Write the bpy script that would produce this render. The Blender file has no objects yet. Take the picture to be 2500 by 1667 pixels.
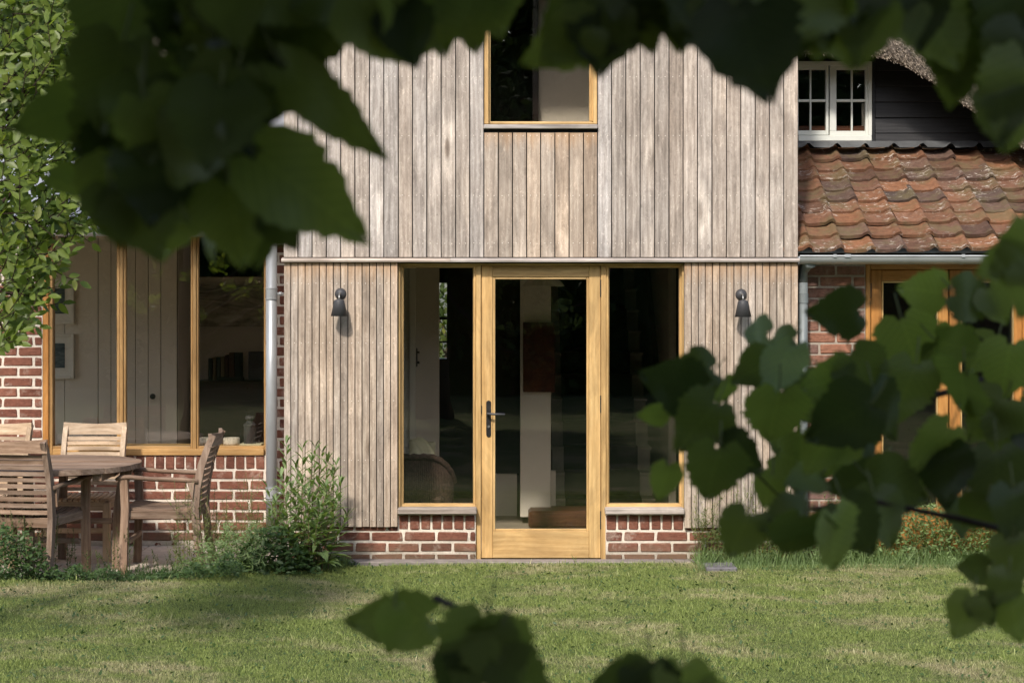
import bpy, math, random
import numpy as np
from mathutils import Vector, Matrix, noise as mnoise

R = math.radians
random.seed(7)
rng = np.random.default_rng(7)
scene = bpy.context.scene
COL = scene.collection

# ------------------------------------------------------------------ camera, sky, sun, exposure
CAM = (0.0, -12.0, 1.77)
FPX = 4272.0                      # focal length in photograph pixels (2500 wide)
cd = bpy.data.cameras.new("camera")
cam = bpy.data.objects.new("camera", cd)
COL.objects.link(cam)
cam.location = CAM
cam.rotation_euler = (R(90), 0, 0)
cd.sensor_width = 36
cd.lens = FPX / 2500 * 36
cd.shift_y = -(833.5 - 740) / 2500
cd.clip_start = 0.05
cd.clip_end = 400
cd.dof.use_dof = True
cd.dof.focus_distance = 12.1
cd.dof.aperture_fstop = 7.6
scene.camera = cam

SUN = Vector((0.28, 1.0, -0.93)).normalized()
w = bpy.data.worlds.new("World"); scene.world = w; w.use_nodes = True
nt = w.node_tree; bg = nt.nodes["Background"]
sk = nt.nodes.new("ShaderNodeTexSky"); sk.sky_type = 'NISHITA'; sk.sun_disc = False
sk.sun_elevation = R(41.8); sk.sun_rotation = R(195.6)
sk.dust_density = 2.2; sk.air_density = 1.0; sk.ozone_density = 0.7
nt.links.new(sk.outputs[0], bg.inputs[0]); bg.inputs[1].default_value = 0.15
sl = bpy.data.lights.new("sun", 'SUN'); sl.energy = 2.8; sl.angle = R(4.0); sl.color = (1.0, 0.93, 0.83)
sun = bpy.data.objects.new("sun", sl); COL.objects.link(sun)
sun.rotation_euler = SUN.to_track_quat('-Z', 'Y').to_euler(); sun.location = (-6, -14, 14)
vs = scene.view_settings
vs.view_transform = 'Standard'; vs.look = 'None'; vs.gamma = 1; vs.use_curve_mapping = False
vs.exposure = 0.57
scene.render.engine = 'CYCLES'
scene.cycles.max_bounces = 8; scene.cycles.transparent_max_bounces = 12
scene.cycles.diffuse_bounces = 4
scene.cycles.use_denoising = True
scene.cycles.sample_clamp_indirect = 6

def X(px, d): return (px - 1250) * d / FPX
def Z(py, d): return CAM[2] + (740 - py) * d / FPX
def P(px, py, Y):
    d = 12 + Y
    return (X(px, d), Y, Z(py, d))

# ------------------------------------------------------------------ material helpers
class N:
    def __init__(s, name, rough=0.8, spec=0.3):
        s.m = bpy.data.materials.new(name); s.m.use_nodes = True
        s.t = s.m.node_tree; s.b = s.t.nodes["Principled BSDF"]; s.out = s.t.nodes["Material Output"]
        s.b.inputs["Roughness"].default_value = rough
        s.b.inputs["Specular IOR Level"].default_value = spec
    def n(s, typ, **kw):
        x = s.t.nodes.new(typ)
        for k, v in kw.items():
            if k.startswith("i_"):
                key = k[2:].replace("_", " ")
                x.inputs[key].default_value = v
            else: setattr(x, k, v)
        return x
    def l(s, a, b): s.t.links.new(a, b)
    def coord(s, kind="Object", scale=(1, 1, 1), rnd=True):
        tc = s.n("ShaderNodeTexCoord"); src = tc.outputs[kind] if kind != "World" else s.n("ShaderNodeNewGeometry").outputs["Position"]
        if rnd:
            oi = s.n("ShaderNodeObjectInfo")
            mu = s.n("ShaderNodeMath", operation='MULTIPLY'); mu.inputs[1].default_value = 57.3
            s.l(oi.outputs["Random"], mu.inputs[0])
            ad = s.n("ShaderNodeVectorMath", operation='ADD'); s.l(src, ad.inputs[0]); s.l(mu.outputs[0], ad.inputs[1]); src = ad.outputs[0]
        mp = s.n("ShaderNodeVectorMath", operation='MULTIPLY'); s.l(src, mp.inputs[0]); mp.inputs[1].default_value = scale
        return mp.outputs[0]
    def noise(s, vec, scale, detail=4, rough=0.55, dist=0.0, out="Fac"):
        x = s.n("ShaderNodeTexNoise"); x.inputs["Scale"].default_value = scale; x.inputs["Detail"].default_value = detail
        x.inputs["Roughness"].default_value = rough; x.inputs["Distortion"].default_value = dist
        s.l(vec, x.inputs["Vector"]); return x.outputs[out]
    def ramp(s, fac, stops, interp='LINEAR'):
        r = s.n("ShaderNodeValToRGB"); r.color_ramp.interpolation = interp
        e = r.color_ramp.elements
        while len(e) < len(stops): e.new(0.5)
        for k, (p, c) in enumerate(stops):
            e[k].position = p; e[k].color = (c, c, c, 1) if isinstance(c, (int, float)) else (*c, 1)
        s.l(fac, r.inputs[0]); return r.outputs[0]
    def mix(s, fac, a, b, mode='MIX'):
        x = s.n("ShaderNodeMix", data_type='RGBA', blend_type=mode)
        for v, i in ((fac, 0), (a, 6), (b, 7)):
            if isinstance(v, (int, float)): x.inputs[i].default_value = v
            elif isinstance(v, tuple): x.inputs[i].default_value = (*v, 1)
            else: s.l(v, x.inputs[i])
        return x.outputs[2]
    def math(s, op, a, b=0.0):
        x = s.n("ShaderNodeMath", operation=op)
        for v, i in ((a, 0), (b, 1)):
            if isinstance(v, (int, float)): x.inputs[i].default_value = v
            else: s.l(v, x.inputs[i])
        return x.outputs[0]
    def rand(s): return s.n("ShaderNodeObjectInfo").outputs["Random"]
    def bump(s, h, strength=0.4, dist=0.01):
        x = s.n("ShaderNodeBump"); x.inputs["Strength"].default_value = strength; x.inputs["Distance"].default_value = dist
        s.l(h, x.inputs["Height"]); s.l(x.outputs[0], s.b.inputs["Normal"]); return x
    def color(s, c):
        if isinstance(c, tuple): s.b.inputs["Base Color"].default_value = (*c, 1)
        else: s.l(c, s.b.inputs["Base Color"])
        return s

def wood(name, cols, axis=2, rough=0.75, grain=1.0, rand_amt=0.22, knots=True, extra=None, spec=0.2, contrast=1.0):
    """cols = (dark, mid, light); grain runs along axis"""
    a = N(name, rough, spec)
    sc = [9.0, 9.0, 9.0]; sc[axis] = 1.5
    v = a.coord("Object", tuple(sc))
    warp = a.noise(v, 0.9, 3)
    # cathedral rings
    wv = a.n("ShaderNodeTexWave", wave_type='RINGS', rings_direction='XYZ'[axis])
    wv.inputs["Scale"].default_value = 1.3; wv.inputs["Distortion"].default_value = 7.0
    wv.inputs["Detail"].default_value = 2.5; wv.inputs["Detail Scale"].default_value = 0.8
    a.l(v, wv.inputs["Vector"])
    sf = [120.0, 120.0, 120.0]; sf[axis] = 3.0
    vf = a.coord("Object", tuple(sf))
    fine = a.noise(vf, 1.0, 4, 0.7)
    med = a.noise(v, 2.6, 5, 0.65, 0.6)
    f = a.math('MULTIPLY', wv.outputs["Fac"], 0.10)
    f = a.math('ADD', f, a.math('MULTIPLY', fine, 0.45))
    f = a.math('ADD', f, a.math('ADD', a.math('MULTIPLY', med, 0.42 * contrast), 0.065 * contrast))
    c = a.ramp(f, [(0.28, cols[0]), (0.52, cols[1]), (0.80, cols[2])])
    r = a.rand()
    tone = a.ramp(r, [(0.0, 1 - rand_amt), (0.35, 1.0 - rand_amt * 0.3), (0.7, 1.0), (1.0, 1.0 + rand_amt * 0.25)])
    c = a.mix(1.0, c, tone, 'MULTIPLY')
    r2 = a.math('FRACT', a.math('MULTIPLY', r, 13.7))
    c = a.mix(1.0, c, a.ramp(r2, [(0.0, (1.045, 1.0, 0.955)), (0.5, (1.0, 1.0, 1.0)), (1.0, (0.95, 0.99, 1.05))]), 'MULTIPLY')
    blot = a.noise(a.coord('Object', tuple(5.0 if k != axis else 1.6 for k in range(3))), 1.0, 5, 0.7, 1.0)
    c = a.mix(1.0, c, a.ramp(blot, [(0.30, 0.70), (0.5, 1.0), (0.70, 1.30)]), 'MULTIPLY')
    # big slow stains, in the place's own coordinates
    vw = a.coord("World", (1.5, 1.5, 0.9), rnd=False)
    st = a.noise(vw, 1.2, 4)
    c = a.mix(1.0, c, a.ramp(st, [(0.3, (0.86, 0.83, 0.80)), (0.6, (1.04, 1.04, 1.04))]), 'MULTIPLY')
    if knots:
        sk_ = [11.0, 11.0, 11.0]; sk_[axis] = 3.2
        vk = a.coord("Object", tuple(sk_))
        vo = a.n("ShaderNodeTexVoronoi"); vo.inputs["Scale"].default_value = 0.42; a.l(vk, vo.inputs["Vector"])
        k = a.ramp(vo.outputs["Distance"], [(0.0, (0.25, 0.20, 0.17)), (0.07, (0.5, 0.45, 0.4)), (0.11, (0.95, 0.93, 0.9)), (0.19, (1.38, 1.38, 1.36)), (0.36, (1, 1, 1))])
        c = a.mix(0.85, c, k, 'MULTIPLY')
        fleck = a.noise(a.coord("Object", tuple(30.0 if k_ != axis else 15.0 for k_ in range(3))), 1.0, 6, 0.8, 2.0)
        c = a.mix(1.0, c, a.ramp(fleck, [(0.28, 0.52), (0.43, 0.95), (0.56, 1.0), (0.68, 1.5)]), 'MULTIPLY')
    if extra: c = extra(a, c)
    a.color(c)
    h = a.math('ADD', a.math('MULTIPLY', fine, 0.7), a.math('MULTIPLY', wv.outputs["Fac"], 0.35))
    a.bump(h, 0.30 * grain, 0.004)
    return a.m

def plain(name, col, rough=0.6, spec=0.4, metal=0.0, var=0.15, scale=14, bump=0.0, bscale=60):
    a = N(name, rough, spec)
    v = a.coord("Object", (1, 1, 1))
    f = a.noise(v, scale, 5, 0.6)
    c = a.mix(1.0, col, a.ramp(f, [(0.3, 1 - var), (0.7, 1 + var * 0.5)]), 'MULTIPLY')
    a.color(c); a.b.inputs["Metallic"].default_value = metal
    if bump: a.bump(a.noise(v, bscale, 4), bump, 0.004)
    rr = a.ramp(a.noise(v, scale * 2.3, 4), [(0.3, max(0.05, rough - 0.08)), (0.7, min(1, rough + 0.1))])
    a.l(rr, a.b.inputs["Roughness"])
    return a.m

M = {}
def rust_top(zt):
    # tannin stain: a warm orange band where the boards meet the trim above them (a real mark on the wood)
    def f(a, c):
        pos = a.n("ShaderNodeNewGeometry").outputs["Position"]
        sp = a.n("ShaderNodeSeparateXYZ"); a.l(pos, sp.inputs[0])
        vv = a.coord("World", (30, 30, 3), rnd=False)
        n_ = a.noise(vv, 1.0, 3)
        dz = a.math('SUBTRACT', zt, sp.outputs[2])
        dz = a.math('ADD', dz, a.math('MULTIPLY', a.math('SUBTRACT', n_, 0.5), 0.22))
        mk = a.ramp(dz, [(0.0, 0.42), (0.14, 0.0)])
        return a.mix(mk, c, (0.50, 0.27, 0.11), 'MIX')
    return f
GREY = ((0.17, 0.145, 0.127), (0.37, 0.322, 0.283), (0.62, 0.562, 0.51))
WARM = ((0.21, 0.16, 0.12), (0.38, 0.31, 0.25), (0.58, 0.50, 0.415))
M['board'] = wood('weathered_larch', GREY, 2)
M['board_under'] = wood('weathered_larch_under_sill', WARM, 2, extra=rust_top(1.77 + (740 - 316) / 356))
M['batten'] = wood('weathered_larch_narrow', WARM, 2, extra=rust_top(1.77 + (740 - 642) / 356), rand_amt=0.25)
M['trimwood'] = wood('weathered_trim', GREY, 0, knots=False)
OAK = ((0.37, 0.225, 0.085), (0.54, 0.36, 0.155), (0.68, 0.49, 0.245))
M['oak_v'] = wood('oiled_oak_upright', OAK, 2, rough=0.5, grain=0.5, rand_amt=0.16, knots=False, contrast=0.8, spec=0.35)
M['oak_h'] = wood('oiled_oak_level', OAK, 0, rough=0.5, grain=0.5, rand_amt=0.16, knots=False, contrast=0.8, spec=0.35)
OAKM = ((0.27, 0.145, 0.052), (0.41, 0.24, 0.09), (0.53, 0.345, 0.15))
M['oak_m'] = wood('honey_window_oak', OAKM, 2, rough=0.5, grain=0.5, rand_amt=0.14, knots=False, spec=0.35)
M['oak_m_h'] = wood('honey_window_oak_level', OAKM, 0, rough=0.5, grain=0.5, rand_amt=0.14, knots=False, spec=0.35)
OAKD = ((0.26, 0.105, 0.025), (0.40, 0.18, 0.045), (0.52, 0.26, 0.075))
M['oak_dark'] = wood('honey_oak', OAKD, 2, rough=0.5, grain=0.5, rand_amt=0.14, knots=False, spec=0.35)
M['oak_dark_h'] = wood('honey_oak_level', OAKD, 0, rough=0.5, grain=0.5, rand_amt=0.14, knots=False, spec=0.35)
TEAK = ((0.10, 0.064, 0.044), (0.22, 0.145, 0.10), (0.37, 0.27, 0.20))
M['teak_v'] = wood('weathered_teak_upright', TEAK, 2, rand_amt=0.3, knots=False, contrast=1.2)
M['teak_h'] = wood('weathered_teak_slat', TEAK, 0, rand_amt=0.3, knots=False, contrast=1.2)
M['teak_y'] = wood('weathered_teak_seat', TEAK, 1, rand_amt=0.3, knots=False, contrast=1.2)
TEAK_LIT = ((0.27, 0.18, 0.11), (0.46, 0.34, 0.23), (0.64, 0.50, 0.36))  # lighter copy of the teak, sunlight on two chairs put into the colour
M['teak_lit_v'] = wood('sunlit_teak_upright', TEAK_LIT, 2, rand_amt=0.2, knots=False)
M['teak_lit_h'] = wood('sunlit_teak_slat', TEAK_LIT, 0, rand_amt=0.2, knots=False)
M['teak_lit_y'] = wood('sunlit_teak_seat', TEAK_LIT, 1, rand_amt=0.2, knots=False)
M['stairwood'] = wood('dark_stair_wood', ((0.06, 0.025, 0.015), (0.12, 0.05, 0.03), (0.18, 0.08, 0.05)), 0, rough=0.4, knots=False)

def splash(a, c):
    pos = a.n("ShaderNodeNewGeometry").outputs["Position"]; sp = a.n("ShaderNodeSeparateXYZ"); a.l(pos, sp.inputs[0])
    n_ = a.noise(a.coord("World", (6, 6, 14), rnd=False), 1.0, 5, 0.7)
    h = a.math('ADD', sp.outputs[2], a.math('MULTIPLY', a.math('SUBTRACT', n_, 0.5), 0.35))
    return a.mix(a.ramp(h, [(0.02, 0.55), (0.16, 0.0)]), c, (0.13, 0.115, 0.075), 'MIX')
def brick_mat(name, c1, c2, c3, eff=0.5, mort=(0.66, 0.58, 0.48)):
    a = N(name, 0.92, 0.15)
    v = a.coord("Object", (1, 1, 1))
    base = a.ramp(a.rand(), [(0.0, c1), (0.35, c2), (0.7, c3), (1.0, c2)])
    f = a.noise(v, 28, 6, 0.7)
    c = a.mix(1.0, base, a.ramp(f, [(0.3, 0.72), (0.7, 1.18)]), 'MULTIPLY')
    # creases of hand made bricks
    vc = a.coord("Object", (10, 10, 42))
    cr = a.noise(vc, 1.6, 5, 0.65, 1.2)
    c = a.mix(0.65, c, a.ramp(cr, [(0.36, (0.45, 0.42, 0.42)), (0.46, (1, 1, 1))]), 'MULTIPLY')
    # lime bloom patches
    ef = a.noise(v, 9, 5, 0.7, 0.8)
    c = a.mix(a.ramp(ef, [(0.55, 0.0), (0.78, eff)]), c, mort, 'MIX')
    a.color(splash(a, c))
    h = a.math('ADD', a.math('MULTIPLY', cr, 1.0), a.math('MULTIPLY', f, 0.6))
    a.bump(h, 0.8, 0.006)
    return a.m
M['brick'] = brick_mat('handmade_red_brick', (0.15, 0.062, 0.044), (0.195, 0.08, 0.054), (0.245, 0.105, 0.07), 0.45)
M['brick_old'] = brick_mat('old_mixed_brick', (0.24, 0.12, 0.085), (0.30, 0.14, 0.09), (0.20, 0.12, 0.10), 0.5, (0.42, 0.37, 0.31))
def mortar_mat(name, col):
    a = N(name, 0.95, 0.1); v = a.coord("World", (1, 1, 1), rnd=False)
    f = a.noise(v, 60, 5, 0.7); g = a.noise(v, 5, 4)
    c = a.mix(1.0, col, a.ramp(f, [(0.3, 0.8), (0.7, 1.08)]), 'MULTIPLY')
    c = a.mix(1.0, c, a.ramp(g, [(0.3, 0.82), (0.65, 1.03)]), 'MULTIPLY')
    a.color(splash(a, c)); a.bump(f, 0.7, 0.004); return a.m
M['mortar'] = mortar_mat('lime_mortar', (0.76, 0.68, 0.58))
M['mortar_old'] = mortar_mat('old_lime_mortar', (0.40, 0.34, 0.28))

def tile_mat():
    a = N('clay_pantile', 0.85, 0.2)
    v = a.coord("Object", (1, 1, 1))
    base = a.ramp(a.rand(), [(0.0, (0.105, 0.062, 0.046)), (0.22, (0.235, 0.112, 0.060)), (0.45, (0.175, 0.092, 0.062)), (0.66, (0.29, 0.132, 0.066)), (0.85, (0.17, 0.10, 0.073)), (1, (0.085, 0.06, 0.05))])
    f = a.noise(v, 22, 6, 0.7)
    c = a.mix(1.0, base, a.ramp(f, [(0.3, 0.50), (0.7, 1.02)]), 'MULTIPLY')
    w2 = a.coord("World", (1, 1, 1), rnd=False)
    moss = a.noise(w2, 6, 5, 0.6)
    c = a.mix(a.ramp(moss, [(0.46, 0.0), (0.62, 0.65)]), c, (0.125, 0.10, 0.05), 'MIX')
    lv = a.coord("Object", (9, 14, 9)); li = a.noise(lv, 2.2, 6, 0.75, 0.5)
    lm = a.noise(w2, 2.5, 3)
    k = a.math('MULTIPLY', a.ramp(li, [(0.55, 0.0), (0.64, 0.85)]), a.ramp(lm, [(0.48, 0.06), (0.60, 1.0)]))
    c = a.mix(k, c, (0.58, 0.52, 0.45), 'MIX')
    a.color(c); a.bump(a.math('ADD', f, a.math('MULTIPLY', li, 0.5)), 0.5, 0.006); return a.m
M['tile'] = tile_mat()
M['tileroof'] = plain('tile_shadow_gap', (0.03, 0.022, 0.018), 0.95, 0.1)
M['zinc'] = plain('galvanised_steel', (0.42, 0.44, 0.455), 0.38, 0.5, metal=0.35, var=0.1, scale=5)
M['zinc_dull'] = plain('dull_grey_steel', (0.20, 0.225, 0.23), 0.5, 0.5, metal=0.2, var=0.2, scale=5)
M['zincroof'] = plain('pale_zinc_sheet', (0.42, 0.43, 0.465), 0.45, 0.5, metal=0.3, var=0.06, scale=3)
M['lead'] = plain('lead_sheet', (0.13, 0.135, 0.14), 0.45, 0.5, metal=0.3, var=0.25, scale=9, bump=0.3, bscale=25)
M['black_board'] = wood('black_stained_board', ((0.008, 0.008, 0.009), (0.014, 0.014, 0.016), (0.022, 0.022, 0.024)), 0, rough=0.5, knots=True, spec=0.35)
M['white_paint'] = plain('cream_white_paint', (0.66, 0.67, 0.62), 0.5, 0.4, var=0.06, scale=8)
M['iron'] = plain('black_iron', (0.012, 0.011, 0.011), 0.42, 0.5, var=0.1)
M['steel'] = plain('brushed_lever', (0.35, 0.35, 0.34), 0.35, 0.5, metal=0.8, var=0.05)
M['lampgrey'] = plain('charcoal_enamel', (0.050, 0.050, 0.054), 0.5, 0.4, var=0.08)
M['dark'] = plain('dark_membrane_and_shade', (0.012, 0.011, 0.010), 0.95, 0.1)  # membrane, and near-black where shade is put into the colour
M['nail'] = plain('bright_nail_head', (0.75, 0.68, 0.6), 0.4, 0.5, metal=0.4, var=0.05)
M['plaster'] = plain('warm_plaster', (0.68, 0.62, 0.54), 0.9, 0.2, var=0.04, scale=3)
M['panel'] = plain('painted_panelling', (0.76, 0.70, 0.61), 0.7, 0.3, var=0.04, scale=3)
M['stone_floor'] = plain('indoor_floor', (0.46, 0.40, 0.33), 0.5, 0.4, var=0.2, scale=2)
M['white_in'] = plain('indoor_white_paint', (0.78, 0.75, 0.68), 0.6, 0.3, var=0.03)
M['darkwood_gloom'] = plain('dark_wood_and_room_gloom', (0.03, 0.014, 0.010), 0.35, 0.5, var=0.3)  # dark furniture wood, also the gloom of deep rooms put into wall colour
M['darkcloth'] = plain('stair_runner', (0.018, 0.014, 0.012), 0.95, 0.1)
M['cushion'] = plain('cream_cushion_cloth', (0.62, 0.60, 0.42), 0.9, 0.2, var=0.15, scale=30)
M['slate'] = plain('grey_slate', (0.16, 0.15, 0.16), 0.7, 0.3, var=0.35, scale=9, bump=0.4)
M['threshold'] = plain('weathered_stone_kerb', (0.27, 0.235, 0.215), 0.85, 0.2, var=0.3, scale=14, bump=0.4)
def wicker_mat():
    a = N('woven_wicker', 0.7, 0.3); v = a.coord("Object", (1, 1, 1), rnd=False)
    s = a.n("ShaderNodeSeparateXYZ"); a.l(v, s.inputs[0])
    k = a.math('SINE', a.math('MULTIPLY', s.outputs[2], 900.0))
    f = a.noise(v, 40, 4)
    c = a.mix(1.0, (0.13, 0.085, 0.068), a.ramp(f, [(0.3, 0.6), (0.7, 1.3)]), 'MULTIPLY')
    c = a.mix(0.35, c, a.ramp(k, [(0.0, 0.5), (1.0, 1.2)]), 'MULTIPLY')
    a.color(c); a.bump(k, 0.6, 0.004); return a.m
M['wicker'] = wicker_mat()
def art(name, cols, scale, stretch=(1, 1, 1)):
    a = N(name, 0.6, 0.3); v = a.coord("Object", stretch, rnd=False)
    a.color(a.ramp(a.noise(v, scale, 6, 0.7, 1.5), [(0.3 + 0.4 * k / (len(cols) - 1), c) for k, c in enumerate(cols)])); return a.m
M['art_sea'] = art('sea_painting', [(0.02, 0.03, 0.035), (0.10, 0.14, 0.15), (0.25, 0.27, 0.26)], 6, (0.7, 1, 3))
M['stair_paint'] = plain('dimmed_stair_paint', (0.30, 0.28, 0.24), 0.7, 0.3)  # white stairs painted darker to offset the sun patch, dimness in the colour
M['art_hill'] = art('charcoal_landscape', [(0.03, 0.027, 0.022), (0.34, 0.31, 0.25), (0.6, 0.55, 0.46)], 2.2, (0.8, 1, 4))
M['art_red'] = art('dark_red_painting', [(0.03, 0.012, 0.008), (0.07, 0.02, 0.012), (0.12, 0.04, 0.015)], 4)
M['book'] = None
def book_mat():
    a = N('book_cloth', 0.7, 0.3)
    a.color(a.ramp(a.rand(), [(0, (0.12, 0.09, 0.05)), (0.3, (0.06, 0.03, 0.02)), (0.6, (0.03, 0.035, 0.03)), (1, (0.14, 0.11, 0.07))], 'CONSTANT')); return a.m
M['book'] = book_mat()
def pot_mat():
    a = N('dimpled_white_pot', 0.6, 0.4); v = a.coord("Object", (1, 1, 1), rnd=False)
    vo = a.n("ShaderNodeTexVoronoi"); vo.inputs["Scale"].default_value = 90; a.l(v, vo.inputs["Vector"])
    a.color(a.ramp(vo.outputs["Distance"], [(0.0, (0.30, 0.27, 0.22)), (0.5, (0.75, 0.70, 0.6))])); a.bump(vo.outputs["Distance"], 0.5, 0.004); return a.m
M['pot'] = pot_mat()

def glass_mat(name='window_glass', f0=0.075, tint=(0.93, 0.92, 0.895)):
    m = bpy.data.materials.new(name); m.use_nodes = True; t = m.node_tree
    for x in list(t.nodes):
        if x.type != 'OUTPUT_MATERIAL': t.nodes.remove(x)
    out = t.nodes["Material Output"]
    tr = t.nodes.new("ShaderNodeBsdfTransparent"); tr.inputs[0].default_value = (*tint, 1)
    gl = t.nodes.new("ShaderNodeBsdfGlossy"); gl.inputs["Roughness"].default_value = 0.0; gl.inputs[0].default_value = (1, 1, 1, 1)
    lw = t.nodes.new("ShaderNodeLayerWeight"); lw.inputs[0].default_value = 0.5
    pw = t.nodes.new("ShaderNodeMath"); pw.operation = 'POWER'; pw.inputs[1].default_value = 5
    ml = t.nodes.new("ShaderNodeMath"); ml.operation = 'MULTIPLY_ADD'; ml.inputs[1].default_value = 1 - f0; ml.inputs[2].default_value = f0
    mx = t.nodes.new("ShaderNodeMixShader")
    t.links.new(lw.outputs["Facing"], pw.inputs[0]); t.links.new(pw.outputs[0], ml.inputs[0]); t.links.new(ml.outputs[0], mx.inputs[0])
    t.links.new(tr.outputs[0], mx.inputs[1]); t.links.new(gl.outputs[0], mx.inputs[2])
    # old glass is never quite flat
    tc = t.nodes.new("ShaderNodeTexCoord"); nz = t.nodes.new("ShaderNodeTexNoise"); nz.inputs["Scale"].default_value = 2.5
    bp = t.nodes.new("ShaderNodeBump"); bp.inputs["Strength"].default_value = 0.08; bp.inputs["Distance"].default_value = 0.01
    t.links.new(tc.outputs["Object"], nz.inputs[0]); t.links.new(nz.outputs[0], bp.inputs["Height"]); t.links.new(bp.outputs[0], gl.inputs["Normal"])
    t.links.new(mx.outputs[0], out.inputs[0]); return m
M['glass'] = glass_mat()

def leaf_mat(name, c1, c2, trans=0.35, rough=0.45, yellow=None, island=True, spec=0.4):
    a = N(name, rough, spec)
    r = a.n("ShaderNodeNewGeometry").outputs["Random Per Island"] if island else a.rand()
    stops = [(0.0, c1), (0.8, c2)]
    if yellow: stops.append((1.0, yellow))
    c = a.ramp(r, stops)
    v = a.coord("World", (1, 1, 1), rnd=False)
    c = a.mix(1.0, c, a.ramp(a.noise(v, 7, 3), [(0.3, 0.8), (0.7, 1.15)]), 'MULTIPLY')
    a.color(c)
    tb = a.n("ShaderNodeBsdfTranslucent"); a.l(a.mix(1.0, c, (1.7, 1.75, 0.75), 'MULTIPLY'), tb.inputs[0])
    mx = a.n("ShaderNodeMixShader"); mx.inputs[0].default_value = trans
    a.l(a.b.outputs[0], mx.inputs[1]); a.l(tb.outputs[0], mx.inputs[2]); a.l(mx.outputs[0], a.out.inputs[0])
    return a.m
def near_mat():
    m = leaf_mat('broad_lime_leaf', (0.035, 0.05, 0.016), (0.19, 0.235, 0.062), 0.34, 0.42, island=False, spec=0.4)
    t = m.node_tree; lk = t.links
    tc = t.nodes.new("ShaderNodeTexCoord"); sp = t.nodes.new("ShaderNodeSeparateXYZ"); lk.new(tc.outputs["Object"], sp.inputs[0])
    ab = t.nodes.new("ShaderNodeMath"); ab.operation = 'ABSOLUTE'; lk.new(sp.outputs[1], ab.inputs[0])
    mm = t.nodes.new("ShaderNodeMath"); mm.operation = 'MULTIPLY_ADD'; mm.inputs[1].default_value = -.75; lk.new(ab.outputs[0], mm.inputs[0]); lk.new(sp.outputs[0], mm.inputs[2])
    f7 = t.nodes.new("ShaderNodeMath"); f7.operation = 'MULTIPLY'; f7.inputs[1].default_value = 8.0; lk.new(mm.outputs[0], f7.inputs[0])
    fr = t.nodes.new("ShaderNodeMath"); fr.operation = 'PINGPONG'; fr.inputs[1].default_value = .5; lk.new(f7.outputs[0], fr.inputs[0])
    mid = t.nodes.new("ShaderNodeMath"); mid.operation = 'MULTIPLY'; mid.inputs[1].default_value = 5.0; lk.new(ab.outputs[0], mid.inputs[0])
    mn = t.nodes.new("ShaderNodeMath"); mn.operation = 'MINIMUM'; lk.new(fr.outputs[0], mn.inputs[0]); lk.new(mid.outputs[0], mn.inputs[1])
    rp = t.nodes.new("ShaderNodeValToRGB"); lk.new(mn.outputs[0], rp.inputs[0])
    rp.color_ramp.elements[0].color = (1.28, 1.26, 1.2, 1); rp.color_ramp.elements[1].position = .10; rp.color_ramp.elements[1].color = (1, 1, 1, 1)
    b = t.nodes["Principled BSDF"]
    for inp in (b.inputs["Base Color"], next(n for n in t.nodes if n.type == 'BSDF_TRANSLUCENT').inputs[0]):
        src = inp.links[0].from_socket; mx = t.nodes.new("ShaderNodeMix"); mx.data_type = 'RGBA'; mx.blend_type = 'MULTIPLY'; mx.inputs[0].default_value = 1
        lk.new(src, mx.inputs[6]); lk.new(rp.outputs[0], mx.inputs[7]); lk.new(mx.outputs[2], inp)
    return m
M['leaf_near'] = near_mat()
M['leaf_canopy'] = leaf_mat('canopy_leaf', (0.03, 0.05, 0.013), (0.05, 0.075, 0.018), 0.12, 0.7, spec=0.1)
M['leaf_apple'] = leaf_mat('fresh_apple_leaf', (0.06, 0.10, 0.02), (0.17, 0.225, 0.045), 0.42, 0.42, yellow=(0.24, 0.27, 0.06))
M['leaf_back'] = leaf_mat('background_leaf', (0.05, 0.085, 0.02), (0.10, 0.14, 0.03), 0.3, 0.6, yellow=(0.24, 0.26, 0.05))
M['leaf_tall'] = leaf_mat('tall_weed_leaf', (0.11, 0.17, 0.06), (0.21, 0.29, 0.12), 0.35, 0.5)
M['leaf_low'] = leaf_mat('low_ground_leaf', (0.035, 0.075, 0.022), (0.07, 0.12, 0.035), 0.25, 0.5)
M['leaf_weed'] = leaf_mat('pale_weed_leaf', (0.10, 0.145, 0.04), (0.19, 0.23, 0.08), 0.35, 0.6, yellow=(0.30, 0.27, 0.13))
M['stem'] = plain('green_stem', (0.13, 0.14, 0.05), 0.7, 0.3)
M['stem_red'] = plain('reddish_stem', (0.17, 0.115, 0.06), 0.7, 0.3)
M['bark'] = plain('grey_bark', (0.10, 0.075, 0.055), 0.9, 0.2, var=0.4, scale=30, bump=0.8)
M['bark_dark'] = plain('dark_twig_bark', (0.035, 0.022, 0.015), 0.8, 0.2, var=0.3, scale=30)

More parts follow.
